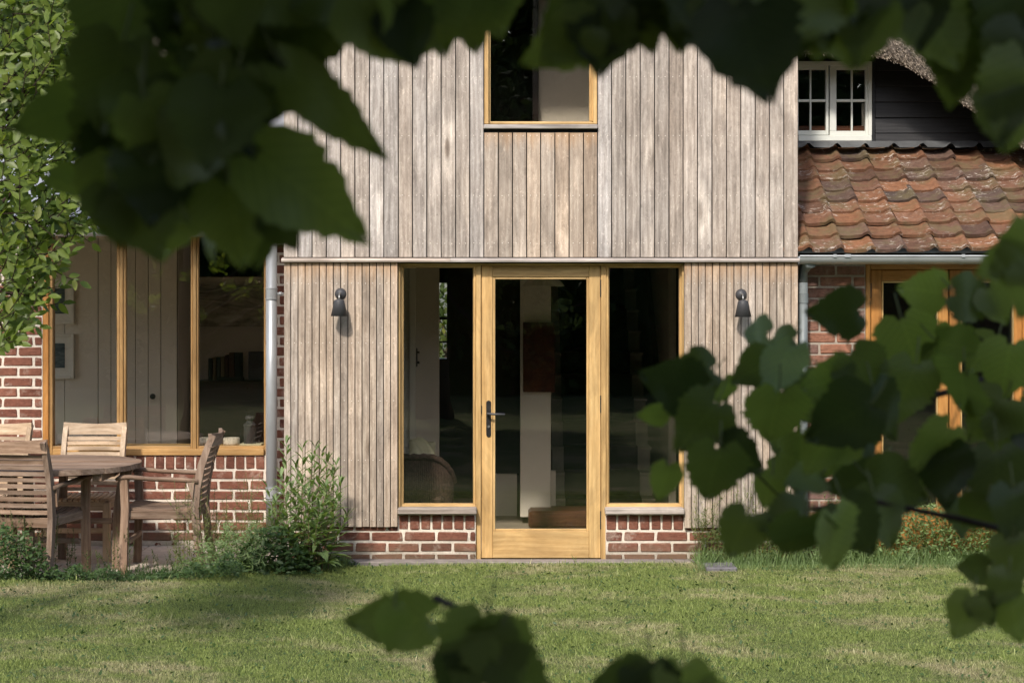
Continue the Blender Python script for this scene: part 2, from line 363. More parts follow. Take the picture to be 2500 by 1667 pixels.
def blade_mat():
    a = N('mown_grass_blade', 0.6, 0.25)
    v = a.coord("World", (1, 1.5, 1), rnd=False)
    dry = a.noise(v, 1.15, 6, 0.66, 0.5)
    fine = a.noise(v, 9, 3)
    r = a.n("ShaderNodeNewGeometry").outputs["Random Per Island"]
    green = a.ramp(r, [(0.0, (0.155, 0.215, 0.05)), (0.6, (0.255, 0.325, 0.085)), (1.0, (0.38, 0.44, 0.15))])
    straw = a.ramp(r, [(0.0, (0.24, 0.24, 0.105)), (0.4, (0.45, 0.40, 0.23)), (1.0, (0.68, 0.60, 0.40))])
    k = a.math('ADD', a.math('MULTIPLY', dry, 1.0), a.math('MULTIPLY', a.math('SUBTRACT', fine, 0.5), 0.35))
    c = a.mix(a.ramp(k, [(0.49, 0.04), (0.66, 0.85)]), green, straw)
    a.color(c)
    tb = a.n("ShaderNodeBsdfTranslucent"); a.l(c, tb.inputs[0])
    mx = a.n("ShaderNodeMixShader"); mx.inputs[0].default_value = 0.3
    a.l(a.b.outputs[0], mx.inputs[1]); a.l(tb.outputs[0], mx.inputs[2]); a.l(mx.outputs[0], a.out.inputs[0])
    return a.m
M['blade'] = blade_mat()
def lawn_mat():
    a = N('lawn_turf', 0.95, 0.1); v = a.coord("World", (1, 1.5, 1), rnd=False)
    dry = a.noise(v, 1.15, 6, 0.66, 0.5); f = a.noise(v, 60, 4)
    c = a.ramp(dry, [(0.48, (0.09, 0.115, 0.04)), (0.68, (0.22, 0.19, 0.11))])
    c = a.mix(1.0, c, a.ramp(f, [(0.3, 0.55), (0.7, 1.3)]), 'MULTIPLY')
    a.color(c); a.bump(f, 0.8, 0.02); return a.m
M['lawn'] = lawn_mat()
def patio_mat():
    a = N('sandstone_flag', 0.85, 0.2); v = a.coord("Object", (1, 1, 1))
    f = a.noise(v, 3, 5, 0.6); g = a.noise(v, 30, 4)
    c = a.ramp(f, [(0.3, (0.46, 0.385, 0.32)), (0.5, (0.58, 0.50, 0.42)), (0.7, (0.64, 0.57, 0.49))])
    c = a.mix(1.0, c, a.ramp(g, [(0.3, 0.85), (0.7, 1.1)]), 'MULTIPLY')
    a.color(c); a.bump(g, 0.3, 0.004); return a.m
M['patio'] = patio_mat()
M['patio_joint'] = plain('patio_joint', (0.20, 0.17, 0.13), 0.95, 0.1)
def thatch_mat():
    a = N('water_reed_thatch', 0.9, 0.15); v = a.coord("World", (1, 1, 1), rnd=False)
    vo = a.n("ShaderNodeTexVoronoi"); vo.inputs["Scale"].default_value = 42; a.l(v, vo.inputs["Vector"])
    f = a.noise(v, 50, 5, 0.7); g = a.noise(v, 3, 4)
    k = a.math('MULTIPLY', vo.outputs["Distance"], 1.0)
    c = a.mix(k, (0.30, 0.25, 0.20), (0.06, 0.048, 0.04))
    c = a.mix(1.0, c, a.ramp(f, [(0.3, 0.55), (0.7, 1.5)]), 'MULTIPLY')
    c = a.mix(1.0, c, a.ramp(g, [(0.3, 0.8), (0.7, 1.15)]), 'MULTIPLY')
    a.color(c); a.bump(a.math('ADD', f, a.math('MULTIPLY', k, -1.0)), 1.0, 0.02); return a.m
M['thatch'] = thatch_mat()
def straw_mat():
    a = N('cut_reed_end', 0.8, 0.2)
    r = a.n("ShaderNodeNewGeometry").outputs["Random Per Island"]
    a.color(a.ramp(r, [(0.0, (0.10, 0.08, 0.065)), (0.5, (0.27, 0.22, 0.17)), (1.0, (0.50, 0.42, 0.33))])); return a.m
M['straw'] = straw_mat()

# ------------------------------------------------------------------ object helpers
WO = {}    # world translation of each unrotated object
def setp(o, label=None, cat=None, group=None, kind=None):
    if label: o['label'] = label
    if cat: o['category'] = cat
    if group: o['group'] = group
    if kind: o['kind'] = kind
    return o
ORD = 'first second third fourth fifth sixth seventh eighth ninth tenth eleventh twelfth thirteenth fourteenth fifteenth sixteenth seventeenth eighteenth nineteenth twentieth'.split()
def ordinal(k):
    if k < 20: return ORD[k]
    t = {20: 'twenty', 30: 'thirty', 40: 'forty'}[(k + 1) // 10 * 10] if (k + 1) % 10 else None
    if t is None: return {30: 'thirtieth', 40: 'fortieth'}[k + 1]
    return t + '-' + ORD[(k + 1) % 10 - 1]
def empty(name, loc, label, cat, group=None, rz=0.0):
    o = bpy.data.objects.new(name, None); COL.objects.link(o); o.location = loc; o.rotation_euler = (0, 0, rz)
    o.empty_display_size = 0.2; WO[o.name] = Vector(loc)
    return setp(o, label, cat, group)
def link(name, me, mat=None, parent=None, loc=(0, 0, 0), local=False, rot=None):
    o = bpy.data.objects.new(name, me); COL.objects.link(o)
    if mat is not None and len(me.materials) == 0: me.materials.append(mat)
    L = Vector(loc)
    if parent is not None:
        o.parent = parent
        o.location = L if local else L - WO.get(parent.name, Vector((0, 0, 0)))
        WO[o.name] = L
    else:
        o.location = L; WO[o.name] = L
    if rot is not None: o.rotation_euler = rot
    return o
def mesh(name, vs_, fs, smooth=False):
    me = bpy.data.meshes.new(name); me.from_pydata([tuple(v) for v in vs_], [], fs); me.update()
    if smooth: me.shade_smooth()
    return me
def boxgeo(x0, x1, y0, y1, z0, z1, b=0.0):
    """box with chamfered edges as verts, faces"""
    if b <= 0:
        v = [(x, y, z) for x in (x0, x1) for y in (y0, y1) for z in (z0, z1)]
        f = [(0, 1, 3, 2), (4, 6, 7, 5), (0, 4, 5, 1), (2, 3, 7, 6), (0, 2, 6, 4), (1, 5, 7, 3)]
        return v, f
    b = min(b, abs(x1 - x0) * .45, abs(y1 - y0) * .45, abs(z1 - z0) * .45)
    v = []; idx = {}
    X_ = (x0, x1); Y_ = (y0, y1); Z_ = (z0, z1); s = (1, -1)
    for i in (0, 1):
        for j in (0, 1):
            for k in (0, 1):
                idx[i, j, k, 'x'] = len(v); v.append((X_[i], Y_[j] + s[j] * b, Z_[k] + s[k] * b))
                idx[i, j, k, 'y'] = len(v); v.append((X_[i] + s[i] * b, Y_[j], Z_[k] + s[k] * b))
                idx[i, j, k, 'z'] = len(v); v.append((X_[i] + s[i] * b, Y_[j] + s[j] * b, Z_[k]))
    f = []
    g = lambda i, j, k, a: idx[i, j, k, a]
    for i in (0, 1): f.append([g(i, 0, 0, 'x'), g(i, 1, 0, 'x'), g(i, 1, 1, 'x'), g(i, 0, 1, 'x')][::(1 if i else -1)])
    for j in (0, 1): f.append([g(0, j, 0, 'y'), g(0, j, 1, 'y'), g(1, j, 1, 'y'), g(1, j, 0, 'y')][::(1 if j else -1)])
    for k in (0, 1): f.append([g(0, 0, k, 'z'), g(1, 0, k, 'z'), g(1, 1, k, 'z'), g(0, 1, k, 'z')][::(1 if k else -1)])
    for i in (0, 1):
        for j in (0, 1): f.append([g(i, j, 0, 'x'), g(i, j, 0, 'y'), g(i, j, 1, 'y'), g(i, j, 1, 'x')])
    for i in (0, 1):
        for k in (0, 1): f.append([g(i, 0, k, 'x'), g(i, 0, k, 'z'), g(i, 1, k, 'z'), g(i, 1, k, 'x')])
    for j in (0, 1):
        for k in (0, 1): f.append([g(0, j, k, 'y'), g(0, j, k, 'z'), g(1, j, k, 'z'), g(1, j, k, 'y')])
    for i in (0, 1):
        for j in (0, 1):
            for k in (0, 1): f.append([g(i, j, k, 'x'), g(i, j, k, 'y'), g(i, j, k, 'z')])
    return v, f
def fixn(me):
    import bmesh
    bm = bmesh.new(); bm.from_mesh(me); bmesh.ops.recalc_face_normals(bm, faces=bm.faces); bm.to_mesh(me); bm.free(); me.update(); return me
class G:
    """collects shapes into one mesh"""
    def __init__(s): s.v = []; s.f = []
    def add(s, v, f):
        o = len(s.v); s.v += [tuple(q) for q in v]; s.f += [tuple(i + o for i in q) for q in f]; return s
    def box(s, *a, b=0.0): return s.add(*boxgeo(*a, b))
    def sweep(s, pts, w, h, up=(0, 0, 1), n=4, round_=False):
        """sweep a rectangle w (side) x h (up) or an ellipse along pts; w,h scalar or list"""
        pts = [Vector(p) for p in pts]; m = len(pts); up = Vector(up)
        ws = w if isinstance(w, (list, tuple)) else [w] * m; hs = h if isinstance(h, (list, tuple)) else [h] * m
        o = len(s.v)
        for i, p in enumerate(pts):
            t = (pts[min(i + 1, m - 1)] - pts[max(i - 1, 0)]).normalized()
            side = t.cross(up)
            if side.length < 1e-4: side = t.cross(Vector((1, 0, 0)))
            side.normalize(); u = side.cross(t).normalized()
            if n == 4 and not round_:
                prof = [(-.5, -.5), (.5, -.5), (.5, .5), (-.5, .5)]
            else:
                prof = [(math.cos(2 * math.pi * k / n) * .5, math.sin(2 * math.pi * k / n) * .5) for k in range(n)]
            for a, b in prof: s.v.append(tuple(p + side * a * ws[i] + u * b * hs[i]))
        k = 4 if (n == 4 and not round_) else n
        for i in range(m - 1):
            for j in range(k):
                a = o + i * k + j; b = o + i * k + (j + 1) % k
                s.f.append((a, b, b + k, a + k))
        s.f.append(tuple(o + j for j in range(k))[::-1]); s.f.append(tuple(o + (m - 1) * k + j for j in range(k)))
        return s
    def lathe(s, prof, n=20, c=(0, 0, 0)):
        o = len(s.v)
        for r, z in prof:
            for k in range(n):
                a = 2 * math.pi * k / n; s.v.append((c[0] + r * math.cos(a), c[1] + r * math.sin(a), c[2] + z))
        for i in range(len(prof) - 1):
            for k in range(n):
                a = o + i * n + k; b = o + i * n + (k + 1) % n; s.f.append((a, b, b + n, a + n))
        return s
    def obj(s, name, mat, parent=None, loc=(0, 0, 0), smooth=False, local=False, rot=None, fix=True):
        me = mesh(name, s.v, s.f, smooth)
        if fix: fixn(me)
        return link(name, me, mat, parent, loc, local, rot)
def wbox(name, x0, x1, y0, y1, z0, z1, mat, parent, b=0.003):
    """box in world coordinates, origin at its centre"""
    c = ((x0 + x1) / 2, (y0 + y1) / 2, (z0 + z1) / 2)
    g = G().box(x0 - c[0], x1 - c[0], y0 - c[1], y1 - c[1], z0 - c[2], z1 - c[2], b=b)
    return g.obj(name, mat, parent, c)
def pbox(name, px0, px1, py0, py1, Y, t, mat, parent, b=0.003):
    """box whose front face (at depth Y) covers these photograph pixels; it goes back t metres"""
    d = 12 + Y
    return wbox(name, X(px0, d), X(px1, d), Y, Y + t, Z(py1, d), Z(py0, d), mat, parent, b)

def cloud(name, tv, tf, pos, rot, scl, mat, parent=None, kind='stuff', loc=(0, 0, 0)):
    """many copies of one small template joined into a single mesh"""
    tv = np.asarray(tv, float); m = len(pos); n = len(tv)
    if np.ndim(scl) == 1: scl = np.repeat(np.asarray(scl)[:, None], 3, 1)
    V = np.einsum('mij,mnj->mni', rot, tv[None] * scl[:, None, :]) + np.asarray(pos)[:, None, :]
    V = V.reshape(-1, 3)
    k = len(tf[0]); F = (np.asarray(tf)[None] + (np.arange(m) * n)[:, None, None]).reshape(-1, k)
    me = bpy.data.meshes.new(name)
    me.vertices.add(len(V)); me.vertices.foreach_set('co', V.ravel().astype('f4'))
    me.loops.add(F.size); me.loops.foreach_set('vertex_index', F.ravel().astype('i4'))
    me.polygons.add(len(F)); me.polygons.foreach_set('loop_start', (np.arange(len(F)) * k).astype('i4'))
    me.update(calc_edges=True)
    o = link(name, me, mat, parent, loc)
    if kind: o['kind'] = kind
    return o
def rots(fwd, nrm):
    """rotation matrices with x along fwd and z near nrm"""
    f = fwd / np.linalg.norm(fwd, axis=1)[:, None]
    y = np.cross(nrm, f); y /= np.linalg.norm(y, axis=1)[:, None] + 1e-9
    z = np.cross(f, y)
    return np.stack([f, y, z], axis=2)
def inpoly(x, y, poly):
    c = False; n = len(poly); j = n - 1
    for i in range(n):
        xi, yi = poly[i]; xj, yj = poly[j]
        if (yi > y) != (yj > y) and x < (xj - xi) * (y - yi) / (yj - yi) + xi: c = not c
        j = i
    return c
# leaf templates: x along the leaf, 0..1
LEAF_V = [(0, 0, 0), (.22, .19, .03), (.5, .24, .02), (.8, .13, -.03), (1, 0, -.09), (.8, -.13, -.03), (.5, -.24, .02), (.22, -.19, .03), (.5, 0, -.03)]
LEAF_F = [(0, 8, 1), (1, 8, 2), (2, 8, 3), (3, 8, 4), (4, 8, 5), (5, 8, 6), (6, 8, 7), (7, 8, 0)]
LANCE_V = [(0, 0, 0), (.35, .105, .03), (.7, .08, -.02), (1, 0, -.16), (.7, -.08, -.02), (.35, -.105, .03), (.35, 0, 0), (.7, 0, -.05)]
LANCE_F = [(0, 6, 1), (1, 6, 2), (6, 7, 2), (2, 7, 3), (3, 7, 4), (4, 7, 5), (7, 6, 5), (5, 6, 0)]
QUAD_V = [(0, 0, 0), (.5, .28, .04), (1, 0, 0), (.5, -.28, .04)]
QUAD_F = [(0, 1, 2), (0, 2, 3)]
# ------------------------------------------------------------------ ground
def gridmesh(x0, x1, y0, y1, nx, ny, fz):
    v = [(x0 + (x1 - x0) * i / nx, y0 + (y1 - y0) * j / ny, 0) for j in range(ny + 1) for i in range(nx + 1)]
    v = [(a, b, fz(a, b)) for a, b, _ in v]
    f = [(j * (nx + 1) + i, j * (nx + 1) + i + 1, (j + 1) * (nx + 1) + i + 1, (j + 1) * (nx + 1) + i) for j in range(ny) for i in range(nx)]
    return mesh('ground', v, f, True)
def ss(a, b, x):
    t = max(0, min(1, (x - a) / (b - a))); return t * t * (3 - 2 * t)
def bed_edge(x):
    """front line of the patio planting: lawn lies nearer the camera than this"""
    return -1.16 + (1.16 - 0.22) * ss(-2.4, -1.25, x)
def lawn_z(x, y):
    z = 0.05 * (1 - ss(-2.2, -0.9, x)) - 0.005
    z += 0.012 * mnoise.noise(Vector((x * 0.7, y * 0.7, 3.0)))
    if x < -0.9: z -= 0.06 * ss(bed_edge(x) - 0.02, bed_edge(x) + 0.12, y)
    if y > 0: z = min(z, -0.012)
    z -= 0.02 * ss(-0.25, 0.1, y)
    return z
o = link('ground', gridmesh(-60, 60, -60, 60, 24, 24, lambda x, y: -0.10), M['lawn']); setp(o, kind='structure')
o = link('lawn', gridmesh(-9, 9, -16, 0.6, 90, 120, lawn_z), M['lawn']); setp(o, kind='structure')

# patio: flagstones as parts
pat = G().box(-7.5, -1.60, -1.12, 0.80, -0.08, -0.010).obj('patio', M['patio_joint']); setp(pat, kind='structure')
pat2 = None
yy = -1.10
rows = [0.42, 0.56, 0.42, 0.50]
for r_i, h in enumerate(rows):
    xx = -7.3 + 0.2 * r_i
    while xx < -1.62:
        wd = random.choice([0.45, 0.6, 0.75]); x1 = min(xx + wd, -1.61)
        if x1 - xx > 0.1: wbox('flagstone', xx + .004, x1 - .004, yy + .004, min(yy + h, 0.78) - .004, -0.05, random.uniform(-.001, .002), M['patio'], pat, 0.004)
        xx += wd
    yy += h

# ------------------------------------------------------------------ bricks
BV = {}
def brick_mesh(w, h, dep=0.05, var=0):
    key = (round(w, 3), round(h, 3), var)
    if key in BV: return BV[key]
    rr = random.Random(hash(key) % 9999 + var)
    v, f = boxgeo(-w / 2, w / 2, 0, dep, -h / 2, h / 2, 0.006)
    v2 = []
    for (x, y, z) in v:
        j = 0.0028 if y < dep * .5 else 0
        v2.append((x + rr.uniform(-j, j), y + rr.uniform(-j, j) * .8, z + rr.uniform(-j, j)))
    me = fixn(mesh('brick', v2, f)); BV[key] = me; return me
def brick(parent, x0, x1, z0, z1, Y, mat, var=None):
    w_ = x1 - x0; h = z1 - z0
    if w_ < 0.02 or h < 0.012: return None
    if var is None: var = random.randrange(6)
    std = abs(w_ - 0.2085) < 0.0012
    me = brick_mesh(0.2085 if std else w_, h, 0.05, var)
    if len(me.materials) == 0: me.materials.append(mat)
    elif me.materials[0] != mat:
        me = me.copy(); me.materials[0] = mat
    o = link('brick', me, None, parent, ((x0 + x1) / 2, Y + random.uniform(-.0015, .0015), (z0 + z1) / 2))
    o.rotation_euler = (0, random.uniform(-.006, .006), 0)
    return o
def courses(parent, xa, xb, za, zb, Y, mat, ch=0.075, phase=0.0, bl=0.225, jt=0.0165, ztop=None, n0=0):
    """stretcher bond, course tops counted down from zb"""
    k = 0; z = zb
    while z - 0.02 > za:
        z0 = max(z - ch + jt, za)
        x = xa - ((phase + 0.5 * ((k + n0) % 2)) % 1.0) * bl
        while x < xb:
            a = max(x + jt / 2, xa + 0.001); b = min(x + bl - jt / 2, xb - 0.001)
            if b - a > 0.025: brick(parent, a, b, z0, z, Y, mat)
            x += bl
        z -= ch; k += 1

# ================================================================== timber clad extension
D0 = 12.0
xa, xb = X(693, D0), X(1948, D0)
house = empty('timber_clad_house', (0.2, 0.0, 0.0), 'two storey house extension clad in upright weathered grey timber boards around an oak glazed door', 'house')
ZT = 5.3
def zf(py, Y=0.0): return Z(py, 12 + Y)
z_trim0, z_trim1 = zf(640), zf(630.5)
wins = (X(1181.4, D0), X(1458.4, D0))           # upper window opening
zsill = zf(314); wtop = zf(-190)
ox0, ox1 = X(970, D0), X(1671, D0)              # door opening
zhead = zf(641.5)
# dark membrane and wall core behind the cladding
core = G()
Yc0, Yc1 = 0.034, 0.30
core.box(xa + .004, ox0 + .0, Yc0, Yc1, 0.335, zhead)
core.box(ox1, xb - .004, Yc0, Yc1, 0.335, zhead)
core.box(xa + .004, wins[0], Yc0, Yc1, zhead, wtop)
core.box(wins[1], xb - .004, Yc0, Yc1, zhead, wtop)
core.box(wins[0], wins[1], Yc0, Yc1, zhead, zsill - .03)
core.box(xa + .004, xb - .004, Yc0, Yc1, wtop, ZT)
core.obj('wall_core', M['dark'], house)
side = G()
side.box(xa + .004, xa + .20, Yc1, 6.3, 0, ZT); side.box(xb - .20, xb - .004, Yc1, 6.3, 0, ZT)
side.obj('side_wall', M['board'], house)
roof = G().box(xa - .2, xb + .2, -0.25, 6.6, ZT, ZT + .15); roof.obj('roof', M['zincroof'], house)
fl = G().box(xa + .2, xb - .2, Yc1, 6.0, 2.36, 2.52); fl.obj('ceiling', M['plaster'], house)

# upper boards
seamx = [693, 727.1, 761.8, 796.8, 832, 866.4, 902.0, 937, 972.4, 1007, 1042, 1077, 1112.5, 1146.8, 1181.4,
         1216.5, 1251.2, 1285.7, 1320, 1354.8, 1389.5, 1424.5, 1458.6, 1493, 1528, 1563, 1598.2, 1633.5, 1668, 1703, 1738.5, 1773.6, 1808.7, 1844, 1878.6, 1913.6, 1948]
for i in range(len(seamx) - 1):
    x0 = X(seamx[i] + (1.15 if i else 0), D0); x1 = X(seamx[i + 1] - (1.15 if i < len(seamx) - 2 else 0), D0)
    under = 14 <= i < 22
    ztop = zsill - 0.028 if under else ZT
    y = random.uniform(-.002, .002)
    if under:
        wbox('board', x0, x1, y, y + .022, z_trim1 + .007, ztop, M['board_under'], house, 0.0018)
        wbox('board', x0, x1, y, y + .022, wtop + .02, ZT, M['board'], house, 0.0018)
    else:
        wbox('board', x0, x1, y, y + .022, z_trim1 + .007, ztop, M['board'], house, 0.0018)
# lower narrow boards
def battens(pxs, zb):
    for i in range(len(pxs) - 1):
        x0 = X(pxs[i] + (1.0 if i else 0), D0); x1 = X(pxs[i + 1] - (1.0 if i < len(pxs) - 2 else 0), D0)
        y = random.uniform(-.002, .002)
        wbox('narrow_board', x0, x1, y, y + .022, zb + random.uniform(-.002, .002), z_trim0 - .003, M['batten'], house, 0.0015)
lpx = [693.5, 709.9, 727.6, 744.8, 761.7, 779.6, 796.5, 813.6, 831.2, 849.3, 866.7, 883.9, 902, 919.1, 936.4, 953.5, 970]
rpx = [1671.2, 1687.9, 1705, 1722, 1739.8, 1757.3, 1774.4, 1792, 1809.5, 1826.7, 1844.2, 1862.1, 1879.3, 1897, 1914.4, 1931.5, 1948]
battens(lpx, zf(1286)); battens(rpx, zf(1288))
# nails
ng = G()
def nail(px, py):
    c = P(px + random.uniform(-.8, .8), py + random.uniform(-1, 1), 0)
    r = .0032
    vv = [(c[0] + r * math.cos(k * math.pi / 3), -0.0035, c[2] + r * math.sin(k * math.pi / 3)) for k in range(6)]
    o_ = len(ng.v); ng.v += [(c[0], -0.0045, c[2])] + vv; ng.f += [(o_, o_ + 1 + (k + 1) % 6, o_ + 1 + k) for k in range(6)]
for row in (42, 187.5, 332, 477.5, 594):
    for i in range(len(seamx) - 1):
        if 14 <= i < 22 and row < 320: continue
        for f_ in (.27, .73): nail(seamx[i] + f_ * (seamx[i + 1] - seamx[i]), row)
for row in (692, 837, 978, 1123, 1268):
    for q in (lpx, rpx):
        for i in range(len(q) - 1): nail((q[i] + q[i + 1]) / 2, row)
o = ng.obj('nail_heads', M['nail'], house, fix=False); o['kind'] = 'stuff'
# drip trim over the door, in two lengths
tg = lambda x0, x1: G().add([(x, y, z) for x in (x0, x1) for (y, z) in ((.02, z_trim0), (-.030, z_trim0), (-.034, z_trim0 + .010), (-.026, z_trim1 - .004), (.02, z_trim1 + .004))],
        [(0, 1, 2, 3, 4), (9, 8, 7, 6, 5), (0, 5, 6, 1), (1, 6, 7, 2), (2, 7, 8, 3), (3, 8, 9, 4), (4, 9, 5, 0)])
tg(X(688, D0), X(1100, D0) - .001).obj('drip_trim', M['trimwood'], house); tg(X(1100, D0), X(1951, D0)).obj('drip_trim', M['trimwood'], house)

# plinth bricks
YB = 0.030
def plinth(xl, xr, sold_l, sold_r, n_sold, ph):
    wbox('plinth_mortar', xl, xr, YB + .007, YB + .10, -0.02, 0.335, M['mortar'], house, 0)
    wbox('plinth_mortar', sold_l, sold_r, YB + .007, YB + .10, 0.335, zf(1256), M['mortar'], house, 0)
    # courses below
    courses(house, xl, xr, 0.008, zf(1300.5), YB, M['brick'], phase=ph)
    # hidden-by-cladding course stub
    for s0, s1 in ((xl, sold_l), (sold_r, xr)):
        if s1 - s0 > .1: courses(house, s0, s1, zf(1297), zf(1276), YB, M['brick'], phase=ph + .5)
    st = (sold_r - sold_l) / n_sold
    for k in range(n_sold): brick(house, sold_l + st * k + .006, sold_l + st * (k + 1) - .006, zf(1294), zf(1258.5), YB, M['brick'])
plinth(X(693, D0), X(1161, D0), X(971, D0), X(1161, D0), 7, 0.36)
plinth(X(1479.5, D0), X(1948, D0), X(1479.5, D0), X(1671, D0), 7, 0.47)
# threshold strip and slate
wbox('threshold', X(838, 11.9), X(1740, 11.9), -0.10, YB + .007, -0.03, 0.012, M['threshold'], house, .004)
for i, (a, b) in enumerate(((1722, 1792), (842, 905), (640, 700))):
    pass
sl_ = wbox('slate_slab', X(1716, 11.8), X(1790, 11.8), -0.42, -0.08, -0.02, 0.022, M['slate'], None, .006)
setp(sl_, 'flat grey slate slab lying in the grass at the right foot of the timber wall', 'slab')
sl_ = wbox('slate_slab', X(826, 11.8), X(868, 11.8), -0.20, -0.115, -0.02, 0.028, M['slate'], None, .006)
setp(sl_, 'small grey slate slab against the left end of the door kerb', 'slab')

# ---- oak frame around door and sidelights
YF = 0.075          # front plane of oak frame
def ob(name, a, b, c, d, Y, t, mat, par=None, bev=.003): return pbox(name, a, b, c, d, Y, t, mat, par or house, bev)
fr_l = ob('door_frame', 970.5, 1175, 642, 648.5, YF - .02, .10, M['oak_h'])
ob('door_frame', 1175, 1671, 642, 648.5, YF - .02, .10, M['oak_h'])
ob('door_post', 1161.8, 1174.2, 648.5, 1367, YF - .01, .10, M['oak_v']); ob('door_post', 1467.6, 1479.6, 648.5, 1367, YF - .01, .10, M['oak_v'])
# sidelights as windows
def sidelight(l, r, gl, gr, top, gt, gb, bot, jl, jr):
    w_ = ob('sidelight_window', l, r, gb, bot, YF, .07, M['oak_h'])           # bottom rail is the parent mesh
    ob('frame', l, gl, top, gb, YF, .07, M['oak_v'], w_); ob('frame', gr, r, top, gb, YF, .07, M['oak_v'], w_)
    ob('frame', gl, gr, top, gt, YF, .07, M['oak_h'], w_)
    ob('glazing_bead', gl, gl + 2.2, gt, gb, YF + .012, .02, M['oak_v'], w_); ob('glazing_bead', gr - 2.2, gr, gt, gb, YF + .012, .02, M['oak_v'], w_)
    ob('glazing_bead', gl + 2.2, gr - 2.2, gb - 2.2, gb, YF + .012, .02, M['oak_h'], w_)
    pbox('pane', gl, gr, gt, gb, YF + .034, .006, M['glass'], w_, 0)
    return w_
sidelight(977.5, 1161.5, 983, 1157, 648.5, 653.5, 1230.5, 1239, 0, 0)
sidelight(1479.8, 1665, 1485, 1660, 648.5, 653.5, 1230, 1239, 0, 0)
# outer jambs (reveals)
ob('jamb', 970.5, 977.3, 648.5, 1240, YF - .035, .12, M['oak_v']); ob('jamb', 1665.2, 1670.6, 648.5, 1240, YF - .035, .12, M['oak_v'])
ob('window_sill', 970.2, 1163.5, 1240.5, 1255.5, -0.035, .16, M['trimwood'], None, .006)
ob('window_sill', 1477.8, 1671.5, 1241, 1256, -0.035, .16, M['trimwood'], None, .006)
# door leaf
YD = YF + .004
door = ob('door', 1203, 1438, 1296, 1362, YD, .05, M['oak_h'])
ob('stile', 1175.6, 1202.8, 649.5, 1362, YD, .05, M['oak_v'], door); ob('stile', 1438.2, 1466.4, 649.5, 1362, YD, .05, M['oak_v'], door)
ob('top_rail', 1203, 1438, 649.5, 676, YD, .05, M['oak_h'], door)
for a, b, c, d, m_ in ((1203, 1209, 676.4, 1295.6, 'oak_v'), (1432, 1438, 676.4, 1295.6, 'oak_v'), (1209.2, 1431.8, 676.4, 682, 'oak_h'), (1209.2, 1431.8, 1291, 1295.6, 'oak_h')):
    ob('glazing_bead', a, b, c, d, YD + .006, .03, M[m_], door)
pbox('pane', 1209, 1432, 682, 1291, YD + .024, .006, M['glass'], door, 0)
ob('weather_seal', 1176, 1466, 1362.5, 1366, YD + .01, .04, M['dark'], door)
# handle
hp = G(); c = P(1193, 1022, YD); s_ = 356.0
hw, hh = 6.2 / s_, 45 / s_
pl_ = [(-hw + 0, -hh + hw)]
ring = [(hw * math.cos(t), hh - hw + hw * math.sin(t)) for t in [k * math.pi / 8 for k in range(9)]] + [(-hw * math.cos(t), -(hh - hw) - hw * math.sin(t)) for t in [k * math.pi / 8 for k in range(9)]]
nv = len(ring)
hp.add([(a, 0, b) for a, b in ring] + [(a * .88, -.008, b * .98) for a, b in ring], [tuple(range(nv, 2 * nv))] + [(k, (k + 1) % nv, nv + (k + 1) % nv, nv + k) for k in range(nv)])
hnd = hp.obj('handle', M['iron'], door, c)
# sub parts would be a fourth level under the door, so lever and keyhole join the handle's siblings
lv = G().sweep([(0, -.008, 0), (0, -.045, 0), (.006, -.050, 0), (.05, -.052, -.002), (.118, -.052, -.004)], .016, .016, n=10, round_=True)
lv.obj('lever', M['lampgrey'], door, P(1191, 1009, YD), smooth=True)
kh = G().lathe([(0, 0), (.009, 0), (.009, .006), (0, .006)], 14); kh.obj('keyhole', M['steel'], door, P(1193, 1041, YD - .013), rot=(R(90), 0, 0))
for (a, b) in ((683, 725), (965, 1008), (1247, 1291)):
    c0 = P(1467.3, b, YD - .006); c1 = P(1467.3, a, YD - .006)
    hg = G().sweep([(0, 0, 0), (0, 0, c1[2] - c0[2])], .013, .013, up=(0, 1, 0), n=10, round_=True)
    L_ = c1[2] - c0[2]
    for q in (.2, .4, .6, .8): hg.lathe([(.0072, -.001), (.0074, 0), (.0072, .001)], 10, (0, 0, L_ * q))
    hg.obj('hinge', M['iron'], house, c0)
ob('lock_keep', 1173.4, 1176.2, 989, 1010, YD - .012, .02, M['iron'])

# ---- upper window
uw = ob('upper_window', 1181.8, 1458, 297, 303.5, .055, .06, M['oak_h'])
ob('frame', 1193, 1197.5, -185, 297, .055, .06, M['oak_v'], uw)
ob('frame', 1181.8, 1192.8, -185, 303.2, .020, .11, M['oak_v'], uw)
ob('frame', 1438.8, 1443.5, -185, 297, .055, .06, M['oak_v'], uw); ob('frame', 1443.8, 1448, -185, 297, .048, .06, M['oak_v'], uw)
ob('frame', 1448.3, 1458, -185, 303.2, .020, .11, M['oak_v'], uw)
pbox('pane', 1197.5, 1438.8, -190, 297, .085, .006, M['glass'], uw, 0)
ob('window_sill', 1180.6, 1459.4, 304, 314.5, -.030, .16, M['trimwood'], None, .005)
wbox('sill_shade_strip', wins[0] + .002, wins[1] - .002, .0, .03, zsill - .028, zsill - .001, M['dark'], house, 0)  # near-black strip stands in for the shadow under the sill

